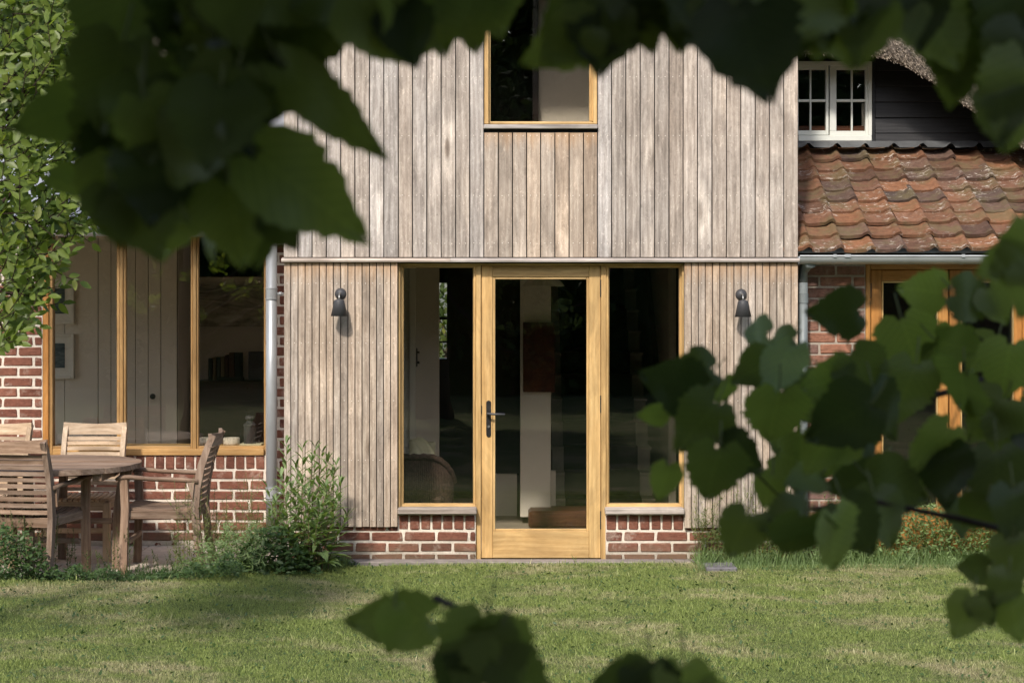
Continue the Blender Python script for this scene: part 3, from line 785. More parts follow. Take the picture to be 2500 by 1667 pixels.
# ---- rooms behind the glass
inn = empty('interior_partition', (-0.9, 1.6, 0), 'pale inner wall with painted brickwork and plank door seen through the left sidelight', 'wall')
wbox('wall_panel', xa + .2, X(999, 13.6), 1.61, 1.72, 0, 2.36, M['white_in'], inn, 0)
for k in range(30):
    z0 = 0.03 + k * .077
    off = .11 if k % 2 else 0.0
    xl = X(975, 13.6) - .02; xr = X(999, 13.6)
    if off: brick(inn, xl, xl + .06, z0, z0 + .067, 1.605, M['white_in']); brick(inn, xl + .066, xr, z0, z0 + .067, 1.605, M['white_in'])
    else: brick(inn, xl, xr - .004, z0, z0 + .067, 1.605, M['white_in'])
pbox('door_post', 999.5, 1014.5, 640, 1290, 1.57, .12, M['white_in'], inn, .003)
pbox('plank_door', 1015, 1072, 655, 1290, 1.60, .05, M['plaster'], inn, .003)
pbox('latch', 1016, 1019, 850, 895, 1.58, .02, M['iron'], inn, .001); pbox('latch', 1016, 1024, 858, 862, 1.575, .02, M['iron'], inn, .001); pbox('latch', 1016, 1024, 882, 888, 1.575, .02, M['iron'], inn, .001)
fl = wbox('indoor_floor', xa + .2, xb - .2, .30, 6.0, -.05, 0.004, M['stone_floor'], None, 0); setp(fl, kind='structure')
bw = G(); wx0, wx1, wz0, wz1 = X(1066, 18), X(1091, 18), 1.20, 1.98
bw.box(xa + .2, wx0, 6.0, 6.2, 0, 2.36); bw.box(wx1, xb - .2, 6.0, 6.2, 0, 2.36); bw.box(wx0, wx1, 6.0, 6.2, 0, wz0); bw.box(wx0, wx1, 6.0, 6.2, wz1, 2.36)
bwo = bw.obj('back_wall', M['darkwood_gloom'], house)  # near-black colour stands in for the gloom of the deep room
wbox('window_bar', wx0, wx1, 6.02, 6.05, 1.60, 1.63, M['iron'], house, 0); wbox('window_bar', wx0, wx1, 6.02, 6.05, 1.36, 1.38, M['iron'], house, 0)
bw2 = G().box(X(1092, 16), X(1262, 16), 3.9, 4.0, 0, 2.36); bw2.obj('hall_gloom_wall', M['darkwood_gloom'], house)  # near-black wall put in for the darkness at the back of the hall
colm = pbox('pillar', 1270, 1345, 560, 1262, 2.0, .3, M['white_in'], None, .004); setp(colm, 'pale square pillar inside behind the door glass', 'pillar')
pt = pbox('picture', 1277, 1355, 787, 957, 1.95, .03, M['art_red'], None, .003); setp(pt, 'dark red abstract painting hung on the pale pillar behind the door glass', 'painting')
# staircase with pale riser ends and a dark runner
stc = empty('staircase', (0.6, 2.1, 0), 'white painted staircase with a dark runner rising behind the door', 'staircase')
sx0, sx1 = X(1350, 14.4), X(1592, 14.4)
for n_ in range(12):
    y0 = 2.15 + .235 * n_; z0 = .19 * n_; nar = 0
    wbox('riser', sx0 + nar, sx1 - nar, y0, y0 + .02, z0 + (0.004 if n_ == 0 else .0), z0 + .168, M['stair_paint'], stc, 0)
    wbox('tread', sx0 - .01, sx1 + .01, y0 - .025, y0 + .24, z0 + .168, z0 + .19, M['stair_paint'], stc, .003)
    wbox('runner', sx0 + .095, sx1 - .105, y0 - .032, y0 - .001, z0 + .002, z0 + .197, M['darkcloth'], stc, 0)
    wbox('runner', sx0 + .095, sx1 - .105, y0 - .026, y0 + .20, z0 + .1905, z0 + .197, M['darkcloth'], stc, 0)
bs = wbox('bottom_step', X(1290, 13.8), X(1560, 13.8), 1.72, 2.12, .005, .14, M['stairwood'], stc, .02)
hr = G().sweep([(sx1 + .05, 2.2, .95), (sx1 + .05, 4.4, 2.75)], .05, .05, n=8, round_=True); hr.obj('handrail', M['darkwood_gloom'], stc)
nw = G().sweep([(sx0 - .02, 2.12, 0), (sx0 - .02, 2.12, .42)], .07, .07); nw.obj('newel', M['white_in'], stc)
wbox('stair_side_wall', sx1 + .10, sx1 + .16, 2.0, 6.0, 0, 2.36, M['stair_paint'], house, 0)
wbox('skirting_box', X(1210, 14.6), X(1262, 14.6), 2.55, 2.62, 0, .35, M['white_in'], house, 0)
# pendant lamp
pd = empty('pendant_lamp', P(1327, 690, 1.5), 'pleated white pendant lamp shade hanging inside behind the door glass', 'lamp')
g = G(); nseg = 56
prof = [(.020, .125), (.030, .10), (.045, .075), (.075, .045), (.125, .015), (.155, -.02), (.158, -.028)]
for i, (r_, z_) in enumerate(prof):
    for k in range(nseg):
        a = 2 * math.pi * k / nseg; rr_ = r_ * (1 + (.022 if k % 2 else -.022) * min(1, i / 3)); g.v.append((rr_ * math.cos(a), rr_ * math.sin(a), z_))
for i in range(len(prof) - 1):
    for k in range(nseg): a = i * nseg + k; b = i * nseg + (k + 1) % nseg; g.f.append((a, b, b + nseg, a + nseg))
g.obj('lamp_shade', M['white_in'], pd, local=True, fix=False)
G().sweep([(0, 0, .12), (0, 0, .53)], .008, .008, up=(0, 1, 0), n=6, round_=True).obj('cord', M['dark'], pd, local=True)
# wicker chair seen from behind
wc = empty('wicker_armchair', (X(998, 12.9), 0.95, 0), 'brown wicker armchair with rounded back behind the left sidelight glass', 'armchair')
sh = G(); nn = 26; mm = 9
cxw = 0.0
def wpt(u, v):
    a = math.pi * (0.04 + 0.92 * u); r_ = 0.315 + .02 * v
    top = 0.43 + 0.225 * math.sin(math.pi / 2 * min(1, (min(u, 1 - u) + .02) * 2.6))
    return (cxw + r_ * math.cos(a), -.30 * math.sin(a) + .05, .04 + (top - .04) * v)
for j in range(mm):
    for i in range(nn): sh.v.append(wpt(i / (nn - 1), j / (mm - 1)))
for j in range(mm - 1):
    for i in range(nn - 1): a = j * nn + i; sh.f.append((a, a + 1, a + nn + 1, a + nn))
sh.obj('woven_back', M['wicker'], wc, smooth=True, local=True, fix=False)
rb = G()
for i in range(64):
    u = (i + .5) / 64; rb.sweep([wpt(u, v) for v in (0, .25, .5, .75, 1)], .006, .006, up=(0, 1, 0), n=4)
o = rb.obj('weave_ribs', M['wicker'], wc, local=True); o['kind'] = 'stuff'
G().sweep([Vector(wpt(i / 40, 1)) + Vector((0, 0, .005 * math.sin(i * 2.2))) for i in range(41)], .045, .045, n=10, round_=True).obj('braided_rim', M['wicker'], wc, smooth=True, local=True)
G().box(-.26, .26, -.2, .28, .30, .36, b=.02).obj('seat', M['wicker'], wc, local=True)
for sx in (-1, 1): G().sweep([(sx * .28, .05, 0), (sx * .30, .05, .35)], .03, .03, up=(0, 1, 0), n=8, round_=True).obj('leg', M['wicker'], wc, local=True)
def pillow(name, loc, w_, h_, t_, mat, rot, label, cat):
    g = G(); n = 12
    for s_ in (1, -1):
        o_ = len(g.v)
        for j in range(n + 1):
            for i in range(n + 1):
                a = i / n * 2 - 1; b = j / n * 2 - 1
                e = (1 - a ** 4) * (1 - b ** 4); pin = 1 - .08 * (1 - abs(a * b))
                g.v.append((a * w_ / 2 * (1 - .06 * (1 - b * b) * 0), b * h_ / 2, s_ * t_ / 2 * max(0, e) ** .5 + .012 * math.sin(5 * a + 3 * b)))
        for j in range(n):
            for i in range(n): q = o_ + j * (n + 1) + i; g.f.append((q, q + 1, q + n + 2, q + n + 1) if s_ > 0 else (q, q + n + 1, q + n + 2, q + 1))
    o = g.obj(name, mat, None, loc, smooth=True, rot=rot); setp(o, label, cat); return o
pillow('cushion', (X(1030, 12.8), 0.84, .695), .20, .24, .085, M['cushion'], (R(28), R(12), R(10)), 'cream cushion lying over the top of the wicker chair back', 'cushion')
# upstairs room
up = G(); up.box(xa + .2, xb - .2, 3.0, 3.1, 2.52, ZT); up.obj('upstairs_back_wall', M['darkwood_gloom'], house)
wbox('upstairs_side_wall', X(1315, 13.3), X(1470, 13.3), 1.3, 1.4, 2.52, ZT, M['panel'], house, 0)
wbox('upstairs_post', X(1300, 13.2), X(1314, 13.2), 1.2, 1.3, 2.52, ZT, M['darkwood_gloom'], house, 0)

# ---- wall lamps
def wall_lamp(px, py, label):
    c = P(px, py, 0)
    e = empty('wall_lamp', (c[0], -.002, c[2]), label, 'wall lamp', 'charcoal wall lamps beside the door')
    G().lathe([(0, .030), (.012, .029), (.026, .022), (.036, .010), (.040, 0), (0, 0)], 28).obj('wall_rose', M['lampgrey'], e, local=True, smooth=True, rot=(R(90), 0, 0))
    G().sweep([(0, -.02, 0), (0, -.055, .004), (0, -.085, -.004), (0, -.095, -.022), (0, -.097, -.040)], .011, .011, up=(1, 0, 0), n=10, round_=True).obj('arm', M['steel'], e, local=True, smooth=True)
    g = G().lathe([(0, -.034), (.014, -.036), (.034, -.043), (.0355, -.048), (.057, -.152), (.0545, -.152), (.030, -.050), (0, -.046)], 32, (0, -.097, 0))
    o = g.obj('lamp_shade', M['lampgrey'], e, local=True, smooth=False)
    for p_ in o.data.polygons: p_.use_smooth = True
    g = G().lathe([(0, -.06), (.02, -.065), (.024, -.09), (.016, -.12), (0, -.13)], 14, (0, -.097, 0)); g.obj('bulb', M['white_in'], e, local=True, smooth=True)
wall_lamp(831.5, 717.5, 'charcoal cone wall lamp left of the door, above the tall green weeds')
wall_lamp(1809.5, 719.5, 'charcoal cone wall lamp right of the door, above the lime leaves')

# ================================================================== left brick wing
YW = 0.77; dW = 12 + YW
wing = empty('brick_wing', (-3.0, YW, 0), 'single storey red brick wing with wide oak window and zinc roof behind the garden table', 'house')
wl, wr = X(-420, dW), xa + .003
wl0, wr0 = X(103, dW), X(648.5, dW)
zwt, zwb = Z(572, dW), Z(1111.5, dW)
wbox('wall_mortar', wl, wl0, YW + .007, YW + .25, 0, 2.36, M['mortar'], wing, 0)
wbox('wall_mortar', wr0, wr, YW + .007, YW + .25, 0, 2.36, M['mortar'], wing, 0)
wbox('wall_mortar', wl0, wr0, YW + .007, YW + .25, 0, zwb, M['mortar'], wing, 0)
wbox('wall_mortar', wl0, wr0, YW + .03, YW + .25, zwt, 2.36, M['dark'], wing, 0)
zs0, zs1 = Z(1144.5, dW), Z(1113, dW)
st = 24.5 / (FPX / dW); x = wr0 - .002
k = 0
while x > X(-60, dW):
    brick(wing, x - st + .006, x - .006, zs0, zs1, YW, M['brick']); x -= st
ztopc = zs0 - .0145
courses(wing, X(-60, dW), wr, 0.012, ztopc, YW, M['brick'], phase=.62)
nrow = int((2.32 - (zs0 - .0145)) / .075)
courses(wing, X(-60, dW), wl0 - .004, zs0, ztopc + .075 * nrow, YW, M['brick'], phase=.62, n0=nrow % 2)
courses(wing, wr0 + .003, wr, zs0, ztopc + .075 * nrow, YW, M['brick'], phase=.1, n0=nrow % 2)
# window
YN = YW + .03
win = pbox('window', 128, 644, 1096, 1111.5, YN - .045, .12, M['oak_m_h'], wing, .004)
def wf(name, a, b, c, d, y, t, m_): return pbox(name, a, b, c, d, y, t, M[m_], win, .003)
wf('frame', 103.5, 118, 574, 1111.4, YN - .02, .13, 'oak_dark'); wf('frame', 118.2, 127.8, 574, 1111.4, YN, .08, 'oak_m')
wf('frame', 644.4, 648.4, 574, 1111.4, YN - .01, .10, 'oak_m')
wf('frame', 128, 644, 572, 578, YN, .08, 'oak_dark_h')
for a, b in ((285.5, 306.5), (466, 483.5)):
    m1 = (a + b) / 2
    wf('mullion', m1 - 4.2, m1 + 4.2, 578.2, 1095.8, YN - .012, .10, 'oak_m')
    wf('sash_frame', a - .5, m1 - 4.4, 578.2, 1095.8, YN + .004, .05, 'oak_m'); wf('sash_frame', m1 + 4.4, b + .5, 578.2, 1095.8, YN + .004, .05, 'oak_m')
for a, b in ((128, 284.8), (307.2, 465.3), (484.2, 644)):
    wf('sash_frame', a, b, 1089, 1095.8, YN + .004, .05, 'oak_m_h')
    pbox('pane', a, b, 578.2, 1089, YN + .03, .006, M['glass'], win, 0)
# eaves: fascia, gutter, roof
wbox('fascia', X(60, 12.68), wr - .003, .66, .70, Z(576, 12.66), 2.345, M['trimwood'], wing, .002)
wbox('soffit', wl, wr - .003, .70, YW + .03, Z(574, 12.7), Z(574, 12.7) + .02, M['trimwood'], wing, 0)
def gutter(parent, x0, x1, Yc, ztop, r, mat, brackets):
    g = G(); n = 12
    prof = [(Yc - r * math.cos(math.pi * k / n), ztop - r * math.sin(math.pi * k / n)) for k in range(n + 1)] + [(Yc + (r - .003) * math.cos(math.pi * k / n), ztop - (r - .003) * math.sin(math.pi * k / n)) for k in range(n + 1)]
    q = len(prof)
    g.add([(x0, *p) for p in prof] + [(x1, *p) for p in prof], [(k, (k + 1) % q, q + (k + 1) % q, q + k) for k in range(q)] + [(k, k + 1, q - 2 - k, q - 1 - k) for k in range(n)])
    g.sweep([(x0, Yc - r, ztop), (x1, Yc - r, ztop)], .013, .013, n=8, round_=True)
    go = g.obj('gutter', mat, parent, smooth=False)
    for bx, bw_ in brackets:
        b = G(); prof2 = [(Yc - (r + .003) * math.cos(math.pi * k / n), ztop - (r + .003) * math.sin(math.pi * k / n)) for k in range(n + 1)]
        b.add([(bx, *p) for p in prof2] + [(bx + bw_, *p) for p in prof2], [(k, k + 1, n + 2 + k, n + 1 + k) for k in range(n)])
        b.box(bx, bx + bw_, Yc - r - .012, Yc - r + .008, ztop - .008, ztop + .012)
        b.obj('bracket', mat, go, fix=False)
    return go
gutter(wing, X(138, 12.55), xa - .006, .585, Z(556, 12.53), .062, M['zinc'], [(X(468, 12.5), .025), (X(172, 12.5), .025)])
zr = G(); 
zr.add([(wl, .62, 2.36), (xa - .01, .62, 2.36), (xa - .01, 3.3, 3.56), (wl, 3.3, 3.56), (wl, .62, 2.32), (xa - .01, .62, 2.32), (xa - .01, 3.3, 3.52), (wl, 3.3, 3.52)],
       [(0, 1, 2, 3), (7, 6, 5, 4), (0, 4, 5, 1), (3, 2, 6, 7), (1, 5, 6, 2), (0, 3, 7, 4)])
zro = zr.obj('roof', M['zincroof'], wing)
for k in range(9):
    x = -1.9 - .48 * k
    G().add([(x + a, b, 2.36 + (b - .62) * .4478 + c_) for a in (-.012, .012) for b in (.625, 3.29) for c_ in (0, .028)], [(0, 1, 3, 2), (4, 6, 7, 5), (0, 4, 5, 1), (2, 3, 7, 6), (1, 5, 7, 3)]).obj('seam', M['zincroof'], zro)
# downpipe
Yp = .62; dp = 12 + Yp; px_c = X(663, dp); rp = 13.4 / (FPX / dp)
zt_ = Z(598, dp)
dpp = G().sweep([(0, 0, 0.02), (0, 0, zt_)], 2 * rp, 2 * rp, up=(0, 1, 0), n=22, round_=True).obj('downpipe', M['zinc'], wing, (px_c, Yp, 0), smooth=True)
G().lathe([(rp, zt_ - .01), (rp * 1.12, zt_ + .01), (rp * 1.25, zt_ + .03), (rp * .9, zt_ + .035)], 22).obj('socket', M['zinc'], dpp, (px_c, Yp, 0), smooth=True)
G().sweep([(px_c, Yp, zt_ + .02), (px_c + .005, Yp - .005, zt_ + .045), (px_c + .05, Yp - .02, Z(575, dp)), (px_c + .075, .59, Z(566, dp))], 2 * rp * .98, 2 * rp * .98, up=(0, 1, 0), n=18, round_=True).obj('swan_neck', M['zinc'], dpp, smooth=True)
for (t_, b_) in ((703, 731), (1189, 1216)):
    z0, z1 = Z(b_, dp), Z(t_, dp)
    G().lathe([(rp, z0), (rp + .006, z0), (rp + .006, z0 + .008), (rp + .003, z0 + .01), (rp + .003, z1 - .01), (rp + .006, z1 - .008), (rp + .006, z1), (rp, z1)], 22).obj('pipe_collar', M['zinc'], dpp, (px_c, Yp, 0), smooth=False)
    zc = (z0 + z1) / 2
    G().sweep([(px_c + rp, Yp, zc), (X(692.2, dp), Yp, zc)], .018, .018, n=10, round_=True).sweep([(px_c + rp + .012, Yp, zc), (px_c + rp + .035, Yp, zc)], .028, .028, n=8, round_=True).obj('pipe_bracket', M['zinc'], dpp, smooth=True)
G().lathe([(rp, Z(1222, dp)), (rp + .003, Z(1222, dp)), (rp + .003, Z(1218, dp)), (rp, Z(1218, dp))], 22).obj('pipe_joint', M['zinc'], dpp, (px_c, Yp, 0))

# room behind the wide window
Yr = 2.6; dr = 12 + Yr
fl = wbox('dining_floor', wl, xa - .01, YW + .25, 4.6, -.05, 0.004, M['stone_floor'], None, 0); setp(fl, kind='structure')
wbox('ceiling', wl, xa - .01, YW + .25, 4.6, 2.40, 2.45, M['plaster'], wing, 0)
wbox('end_wall', wl, wl + .1, YW + .25, 4.6, 0, .5, M['panel'], wing, 0); wbox('end_wall', wl, wl + .1, YW + .25, 4.6, 2.2, 2.4, M['panel'], wing, 0)  # unseen wall left open between the strips, added to brighten the room
pan = empty('panelled_wall', (-3.6, Yr, 0), 'pale painted plank panelling with a round black knob seen through the wide window', 'wall')
edges = [-400, -300, -200, -100, 0, 70, 158, 240, 271, 331, 362, 393, 432]
for a, b in zip(edges[:-1], edges[1:]):
    wbox('panel_board', X(a, dr) + .002, X(b, dr) - (.004 if b in (240, 393) else .0015), Yr, Yr + .03, 0, 2.4, M['panel'], pan, .003)
wbox('panel_backing', X(-400, dr), X(432, dr) - .004, Yr + .03, Yr + .06, 0, 2.4, M['dark'], pan, 0)
wbox('panel_return', X(432, dr) - .02, X(432, dr), Yr + .06, 3.4, 0, 2.4, M['panel'], pan, 0)
G().lathe([(0, 0), (.012, 0), (.012, .03), (.024, .035), (.022, .05), (0, .055)], 16).obj('door_knob', M['iron'], pan, (X(375, dr), Yr, Z(967, dr)), rot=(R(90), 0, 0))
wbox('back_wall', X(400, dr), xa - .01, 3.4, 3.5, 0, 2.4, M['panel'], wing, 0)
def framed(px0, px1, py0, py1, ix0, ix1, iy0, iy1, label):
    e = empty('framed_picture', (X((px0 + px1) / 2, dr), Yr - .04, Z(py1, dr)), label, 'picture', 'framed sea pictures on the panelling')
    Yq = Yr - .035
    for n_, a, b, c_, d_ in (('frame', px0, px0 + 7, py0, py1), ('frame', px1 - 7, px1, py0, py1), ('frame', px0 + 7, px1 - 7, py0, py0 + 7), ('frame', px0 + 7, px1 - 7, py1 - 7, py1)):
        pbox(n_, a, b, c_, d_, Yq, .033, M['white_in'], e, .003)
    pbox('mount', px0 + 7, px1 - 7, py0 + 7, py1 - 7, Yq + .015, .01, M['white_in'], e, 0)
    pbox('painting', ix0, ix1, iy0, iy1, Yq + .012, .003, M['art_sea'], e, 0)
framed(70, 180, 680, 791, 97, 158, 704, 766, 'upper cream framed sea picture behind the left pane of the wide window')
framed(70, 180, 815, 925, 97, 158, 838, 898, 'lower cream framed sea picture behind the left pane of the wide window')
d4 = 16.3
lp = pbox('picture', 462, 700, 699, 797, 3.33, .05, M['art_hill'], None, .002); setp(lp, 'wide dark landscape painting on the far wall behind the right pane', 'painting')
sb = empty('sideboard', (X(580, 15.2), 3.2, 0), 'dark wooden sideboard under the landscape painting inside the brick wing', 'sideboard')
d5 = 15.05
wbox('cabinet', X(480, d5), X(700, d5), 3.05, 3.36, 0.08, Z(935, d5), M['darkwood_gloom'], sb, .004)
wbox('top', X(476, d5), X(704, d5), 3.03, 3.37, Z(935, d5), Z(930, d5), M['darkwood_gloom'], sb, .004)
bx = X(503, d5); k = 0
for k, (h_, w_) in enumerate(((.19, .035), (.20, .03), (.20, .03), (.205, .035), (.22, .03), (.24, .045), (.24, .05))):
    o = wbox('book', bx, bx + w_, 3.16, 3.31, Z(930, d5) + .001, Z(930, d5) + h_, M['book'], None, .003); bx += w_ + .004
    setp(o, ordinal(k) + ' book from the left in the row standing on the sideboard', 'book', 'books on the sideboard')
o = wbox('book', X(530, d5), X(592, d5), 3.06, 3.15, Z(930, d5) + .001, Z(930, d5) + .03, M['book'], None, .003); setp(o, 'flat book lying in front of the row on the sideboard', 'book')
o = pbox('small_picture', 606, 700, 858, 929, 3.2, .03, M['lampgrey'], None, .003); setp(o, 'small dark picture leaning at the right end of the sideboard', 'picture')
# things on the inner sill
ysl = YN + .06
wbox('inner_sill', X(128, 12.95), X(645, 12.95), YN + .05, YN + .32, Z(1089, 12.87) - .03, Z(1089, 12.87), M['oak_h'], wing, .003)
zsl = Z(1089, 12.87)
o = G().lathe([(0, 0), (.058, 0), (.061, .01), (.061, .052), (.056, .054), (.054, .012), (0, .010)], 28).obj('pot', M['pot'], None, (X(565, 13.0), 13.0 - 12, zsl), smooth=True); setp(o, 'small white dimpled pot on the inner window sill beside the lantern', 'pot')
o = G().lathe([(0, 0), (.058, 0), (.061, .01), (.061, .052), (.056, .054), (.054, .012), (0, .010)], 28).obj('pot', M['pot'], None, (X(505, 13.0), 1.0, zsl), smooth=True); setp(o, 'white dimpled pot on the inner window sill half behind the garden chair back', 'pot')
mg = wbox('magazine', X(588, 13.0), X(641, 13.0), .93, 1.08, zsl, zsl + .012, M['cushion'], None, .002); setp(mg, 'thin pale book lying under the lantern on the inner sill', 'book')
ln = empty('lantern', (X(610, 13.0), 1.0, zsl + .012), 'old dark ship lantern with a wire handle on the inner window sill', 'lantern')
G().lathe([(0, 0), (.045, 0), (.045, .125), (.050, .13), (.048, .140), (.03, .155), (.022, .165), (.022, .175), (.034, .18), (.034, .19), (.030, .20), (.030, .205), (0, .205)], 24).obj('body', M['lampgrey'], ln, local=True, smooth=False)
G().sweep([(-.028, 0, .205), (-.026, 0, .235), (.026, 0, .235), (.028, 0, .205)], .004, .004, up=(0, 1, 0)).obj('top_handle', M['iron'], ln, local=True)
G().sweep([(.062 * math.cos(a) * -1 - .01, 0, .07 + .062 * math.sin(a)) for a in [math.pi * (-.5 + k / 12) for k in range(13)]], .003, .003, up=(0, 1, 0)).obj('wire_handle', M['iron'], ln, local=True)

# ================================================================== right wing: brick wall, oak doors, pantile roof
YR = .27; dR = 12 + YR
rw = empty('tiled_outbuilding', (3.0, YR, 0), 'old brick outbuilding with a mossy red pantile roof and oak double doors at the right', 'house')
xr0, xr1 = xb - .002, 5.6
xd0, xd1 = X(2113, dR), X(2513, dR)
wbox('wall_mortar', xr0, xd0, YR + .006, YR + .22, 0, 2.12, M['mortar_old'], rw, 0)
wbox('wall_mortar', xd1, xr1, YR + .006, YR + .22, 0, 2.12, M['mortar_old'], rw, 0)
courses(rw, xr0, xd0 - .003, 0.0, 2.11, YR, M['brick_old'], ch=.0785, phase=.15, bl=.232, jt=.013)
courses(rw, xd1 + .003, 4.1, 0.0, 2.11, YR, M['brick_old'], ch=.0785, phase=.15, bl=.232, jt=.013)
dd = rw
def db(name, a, b, c_, d_, y, t, m_, par=None): return pbox(name, a, b, c_, d_, y, t, M[m_], par or dd, .003)
db('frame', 2113.5, 2125.5, 645, 1362, YR + .01, .1, 'oak_dark'); db('frame', 2497, 2512, 645, 1362, YR + .01, .1, 'oak_dark'); db('frame', 2125.8, 2496.7, 645, 657.5, YR + .01, .1, 'oak_dark_h')
for (a, b, c_, d_) in ((2126.5, 2153, 2291, 2315), (2318.5, 2345, 2476, 2496)):
    lf = db('door_leaf', b + .3, c_ - .3, 1240, 1358, YR + .04, .05, 'oak_dark_h')
    db('stile', a, b, 658.5, 1358, YR + .04, .05, 'oak_dark', lf); db('stile', c_, d_, 658.5, 1358, YR + .04, .05, 'oak_dark', lf); db('top_rail', b + .3, c_ - .3, 658.5, 686, YR + .04, .05, 'oak_dark_h', lf)
    db('glazing_bead', b + .3, b + 4, 686.3, 1239.7, YR + .046, .03, 'oak_v', lf); db('glazing_bead', c_ - 4, c_ - .3, 686.3, 1239.7, YR + .046, .03, 'oak_v', lf); db('glazing_bead', b + 4.2, c_ - 4.2, 686.3, 690.5, YR + .046, .03, 'oak_h', lf)
    pbox('pane', b + 4, c_ - 4, 690.5, 1239.7, YR + .07, .006, M['glass'], lf, 0)
db('hinge', 2124, 2128, 691, 728, YR + .022, .02, 'iron')
kn = G().lathe([(0, 0), (.008, 0), (.008, .03), (.02, .035), (.02, .05), (0, .055)], 16).obj('knob', M['iron'], dd, (X(2331, dR), YR + .04, Z(950, dR)), rot=(R(90), 0, 0))
wbox('dark_room', xr0, xr1, 2.6, 2.7, 0, 2.6, M['darkwood_gloom'], rw, 0); wbox('room_floor', xr0, xr1, YR + .22, 2.6, -.05, .004, M['stone_floor'], rw, 0)
# eaves
wbox('eaves_board', xr0 + .004, xr1, .06, .29, 2.115, 2.15, M['zinc_dull'], rw, .002)
gutter(rw, xb + .004, xr1, -.005, Z(625, 11.93), .055, M['zinc'], [(X(2036, 11.92), .02), (X(2064, 11.92), .04), (X(2350, 11.92), .02)])
pr = 11.5 / (FPX / 12.12)
p2 = G().sweep([(0, 0, 0.02), (0, 0, Z(690, 12.12))], 2 * pr, 2 * pr, up=(0, 1, 0), n=18, round_=True).obj('downpipe', M['zinc_dull'], rw, (X(1960.5, 12.12), .12, 0), smooth=True)
G().sweep([(X(1960.5, 12.12), .12, Z(690, 12.12)), (X(1960.5, 12.12), .12, Z(664, 12.12)), (X(1966, 12.1), .06, Z(648, 12.12)), (X(1972, 12.1), .0, Z(640, 12.12))], [2 * pr, 2 * pr, 2.5 * pr, 2.9 * pr], [2 * pr, 2 * pr, 2.4 * pr, 2.6 * pr], up=(0, 1, 0), n=18, round_=True).obj('pipe_outlet', M['zinc_dull'], p2, smooth=True)
for a, b in ((716, 740),): G().lathe([(pr, 0), (pr + .004, 0), (pr + .004, (b - a) / 352), (pr, (b - a) / 352)], 18).obj('pipe_collar', M['zinc_dull'], p2, (X(1960.5, 12.12), .12, Z(b, 12.12)))
# pantile
TW = .2165
prof = [(0.0, .006), (.12, .001), (.35, 0.0), (.55, .004), (.68, .008), (.76, .020), (.83, .030), (.89, .032), (.95, .025), (1.0, .009)]
def tile_mesh(seed):
    rr = random.Random(seed); L = .235; th = .024; g = G(); n = len(prof)
    for (y, lift) in ((0.0, 0.0), (.10, .0), (L, -.0)):
        for s_, z_ in prof: g.v.append((s_ * TW * 1.01 + rr.uniform(-.0008, .0008), y + (.006 * math.sin(s_ * 3) * rr.uniform(-1, 1) if y == 0 else 0), z_ + rr.uniform(-.0008, .0008)))
    for (y,) in ((0.0,), (L,)):
        for s_, z_ in prof: g.v.append((s_ * TW * 1.01, y + .002, z_ - th))
    for r_ in (0, 1):
        for i in range(n - 1): a = r_ * n + i; g.f.append((a, a + 1, a + n + 1, a + n))
    for i in range(n - 1): g.f.append((3 * n + i, 3 * n + i + 1, i + 1, i))
    for i in range(n - 1): g.f.append((3 * n + i + 1, 3 * n + i, 4 * n + i, 4 * n + i + 1))
    g.f.append((0, n, 2 * n, 4 * n, 3 * n)); g.f.append((n - 1, 3 * n + n - 1, 4 * n + n - 1, 2 * n + n - 1, n + n - 1))
    me = mesh('tile', g.v, g.f); me.materials.append(M['tile']); 
    me.shade_smooth()
    try: me.set_sharp_from_angle(angle=R(40))
    except Exception: pass
    return me
TM = [tile_mesh(k) for k in range(5)]
rooft = empty('x', (0, 0, 0), None, None); bpy.data.objects.remove(rooft)
pitch = R(30.6)
rp_ = G().add([(xr0, .10, 2.13), (xr1, .10, 2.13), (xr1, 1.45, 2.13 + 1.35 * math.tan(pitch)), (xr0, 1.45, 2.13 + 1.35 * math.tan(pitch)),
               (xr0, .10, 2.10), (xr1, .10, 2.10), (xr1, 1.45, 2.10 + 1.35 * math.tan(pitch)), (xr0, 1.45, 2.10 + 1.35 * math.tan(pitch))],
              [(0, 1, 2, 3), (7, 6, 5, 4), (0, 4, 5, 1), (3, 2, 6, 7), (1, 5, 6, 2), (0, 3, 7, 4)])
troof = rp_.obj('roof', M['tileroof'], rw)
rws = [611.7, 577.5, 547, 520.5, 494, 467.8, 441.5, 416.5, 392, 369]
for j in range(10):
    dY = .158 * j
    for k in range(-2, 11):
        x = 2.256 + TW * k - .88 * TW + random.uniform(-.004, .004)
        Yt = .005 + dY; zt = Z(rws[j] + 1.5 * math.sin(k * .9 + j) - .35 * k, 12 + Yt) + .008
        if x < xb - TW * .95: continue
        o = link('tile', TM[random.randrange(5)], None, troof, (x, Yt, zt))
        o.rotation_euler = (pitch - R(7.8) + random.uniform(-.035, .035), random.uniform(-.035, .035), random.uniform(-.02, .02))
# lead flashing
g = G(); n = 150
for j, (yy, base, amp) in enumerate(((1.30, Z(360, 13.30), 1.0), (1.36, Z(352, 13.36), .5), (1.385, Z(344.5, 13.385), 0.0))):
    for i in range(n + 1):
        x = xr0 + .004 + (4.6 - xr0) * i / n
        ph_ = ((x - (2.256 - .88 * TW)) / TW) % 1.0
        bump = .034 * math.exp(-((ph_ - .87) / .13) ** 2)
        g.v.append((x, yy + .004 * mnoise.noise(Vector((x * 6, j, 0))), base + bump * amp + .004 * mnoise.noise(Vector((x * 9, j, 5)))))
for j in range(2):
    for i in range(n): a = j * (n + 1) + i; g.f.append((a, a + 1, a + n + 2, a + n + 1))
g.obj('lead_flashing', M['lead'], rw, smooth=True, fix=False)

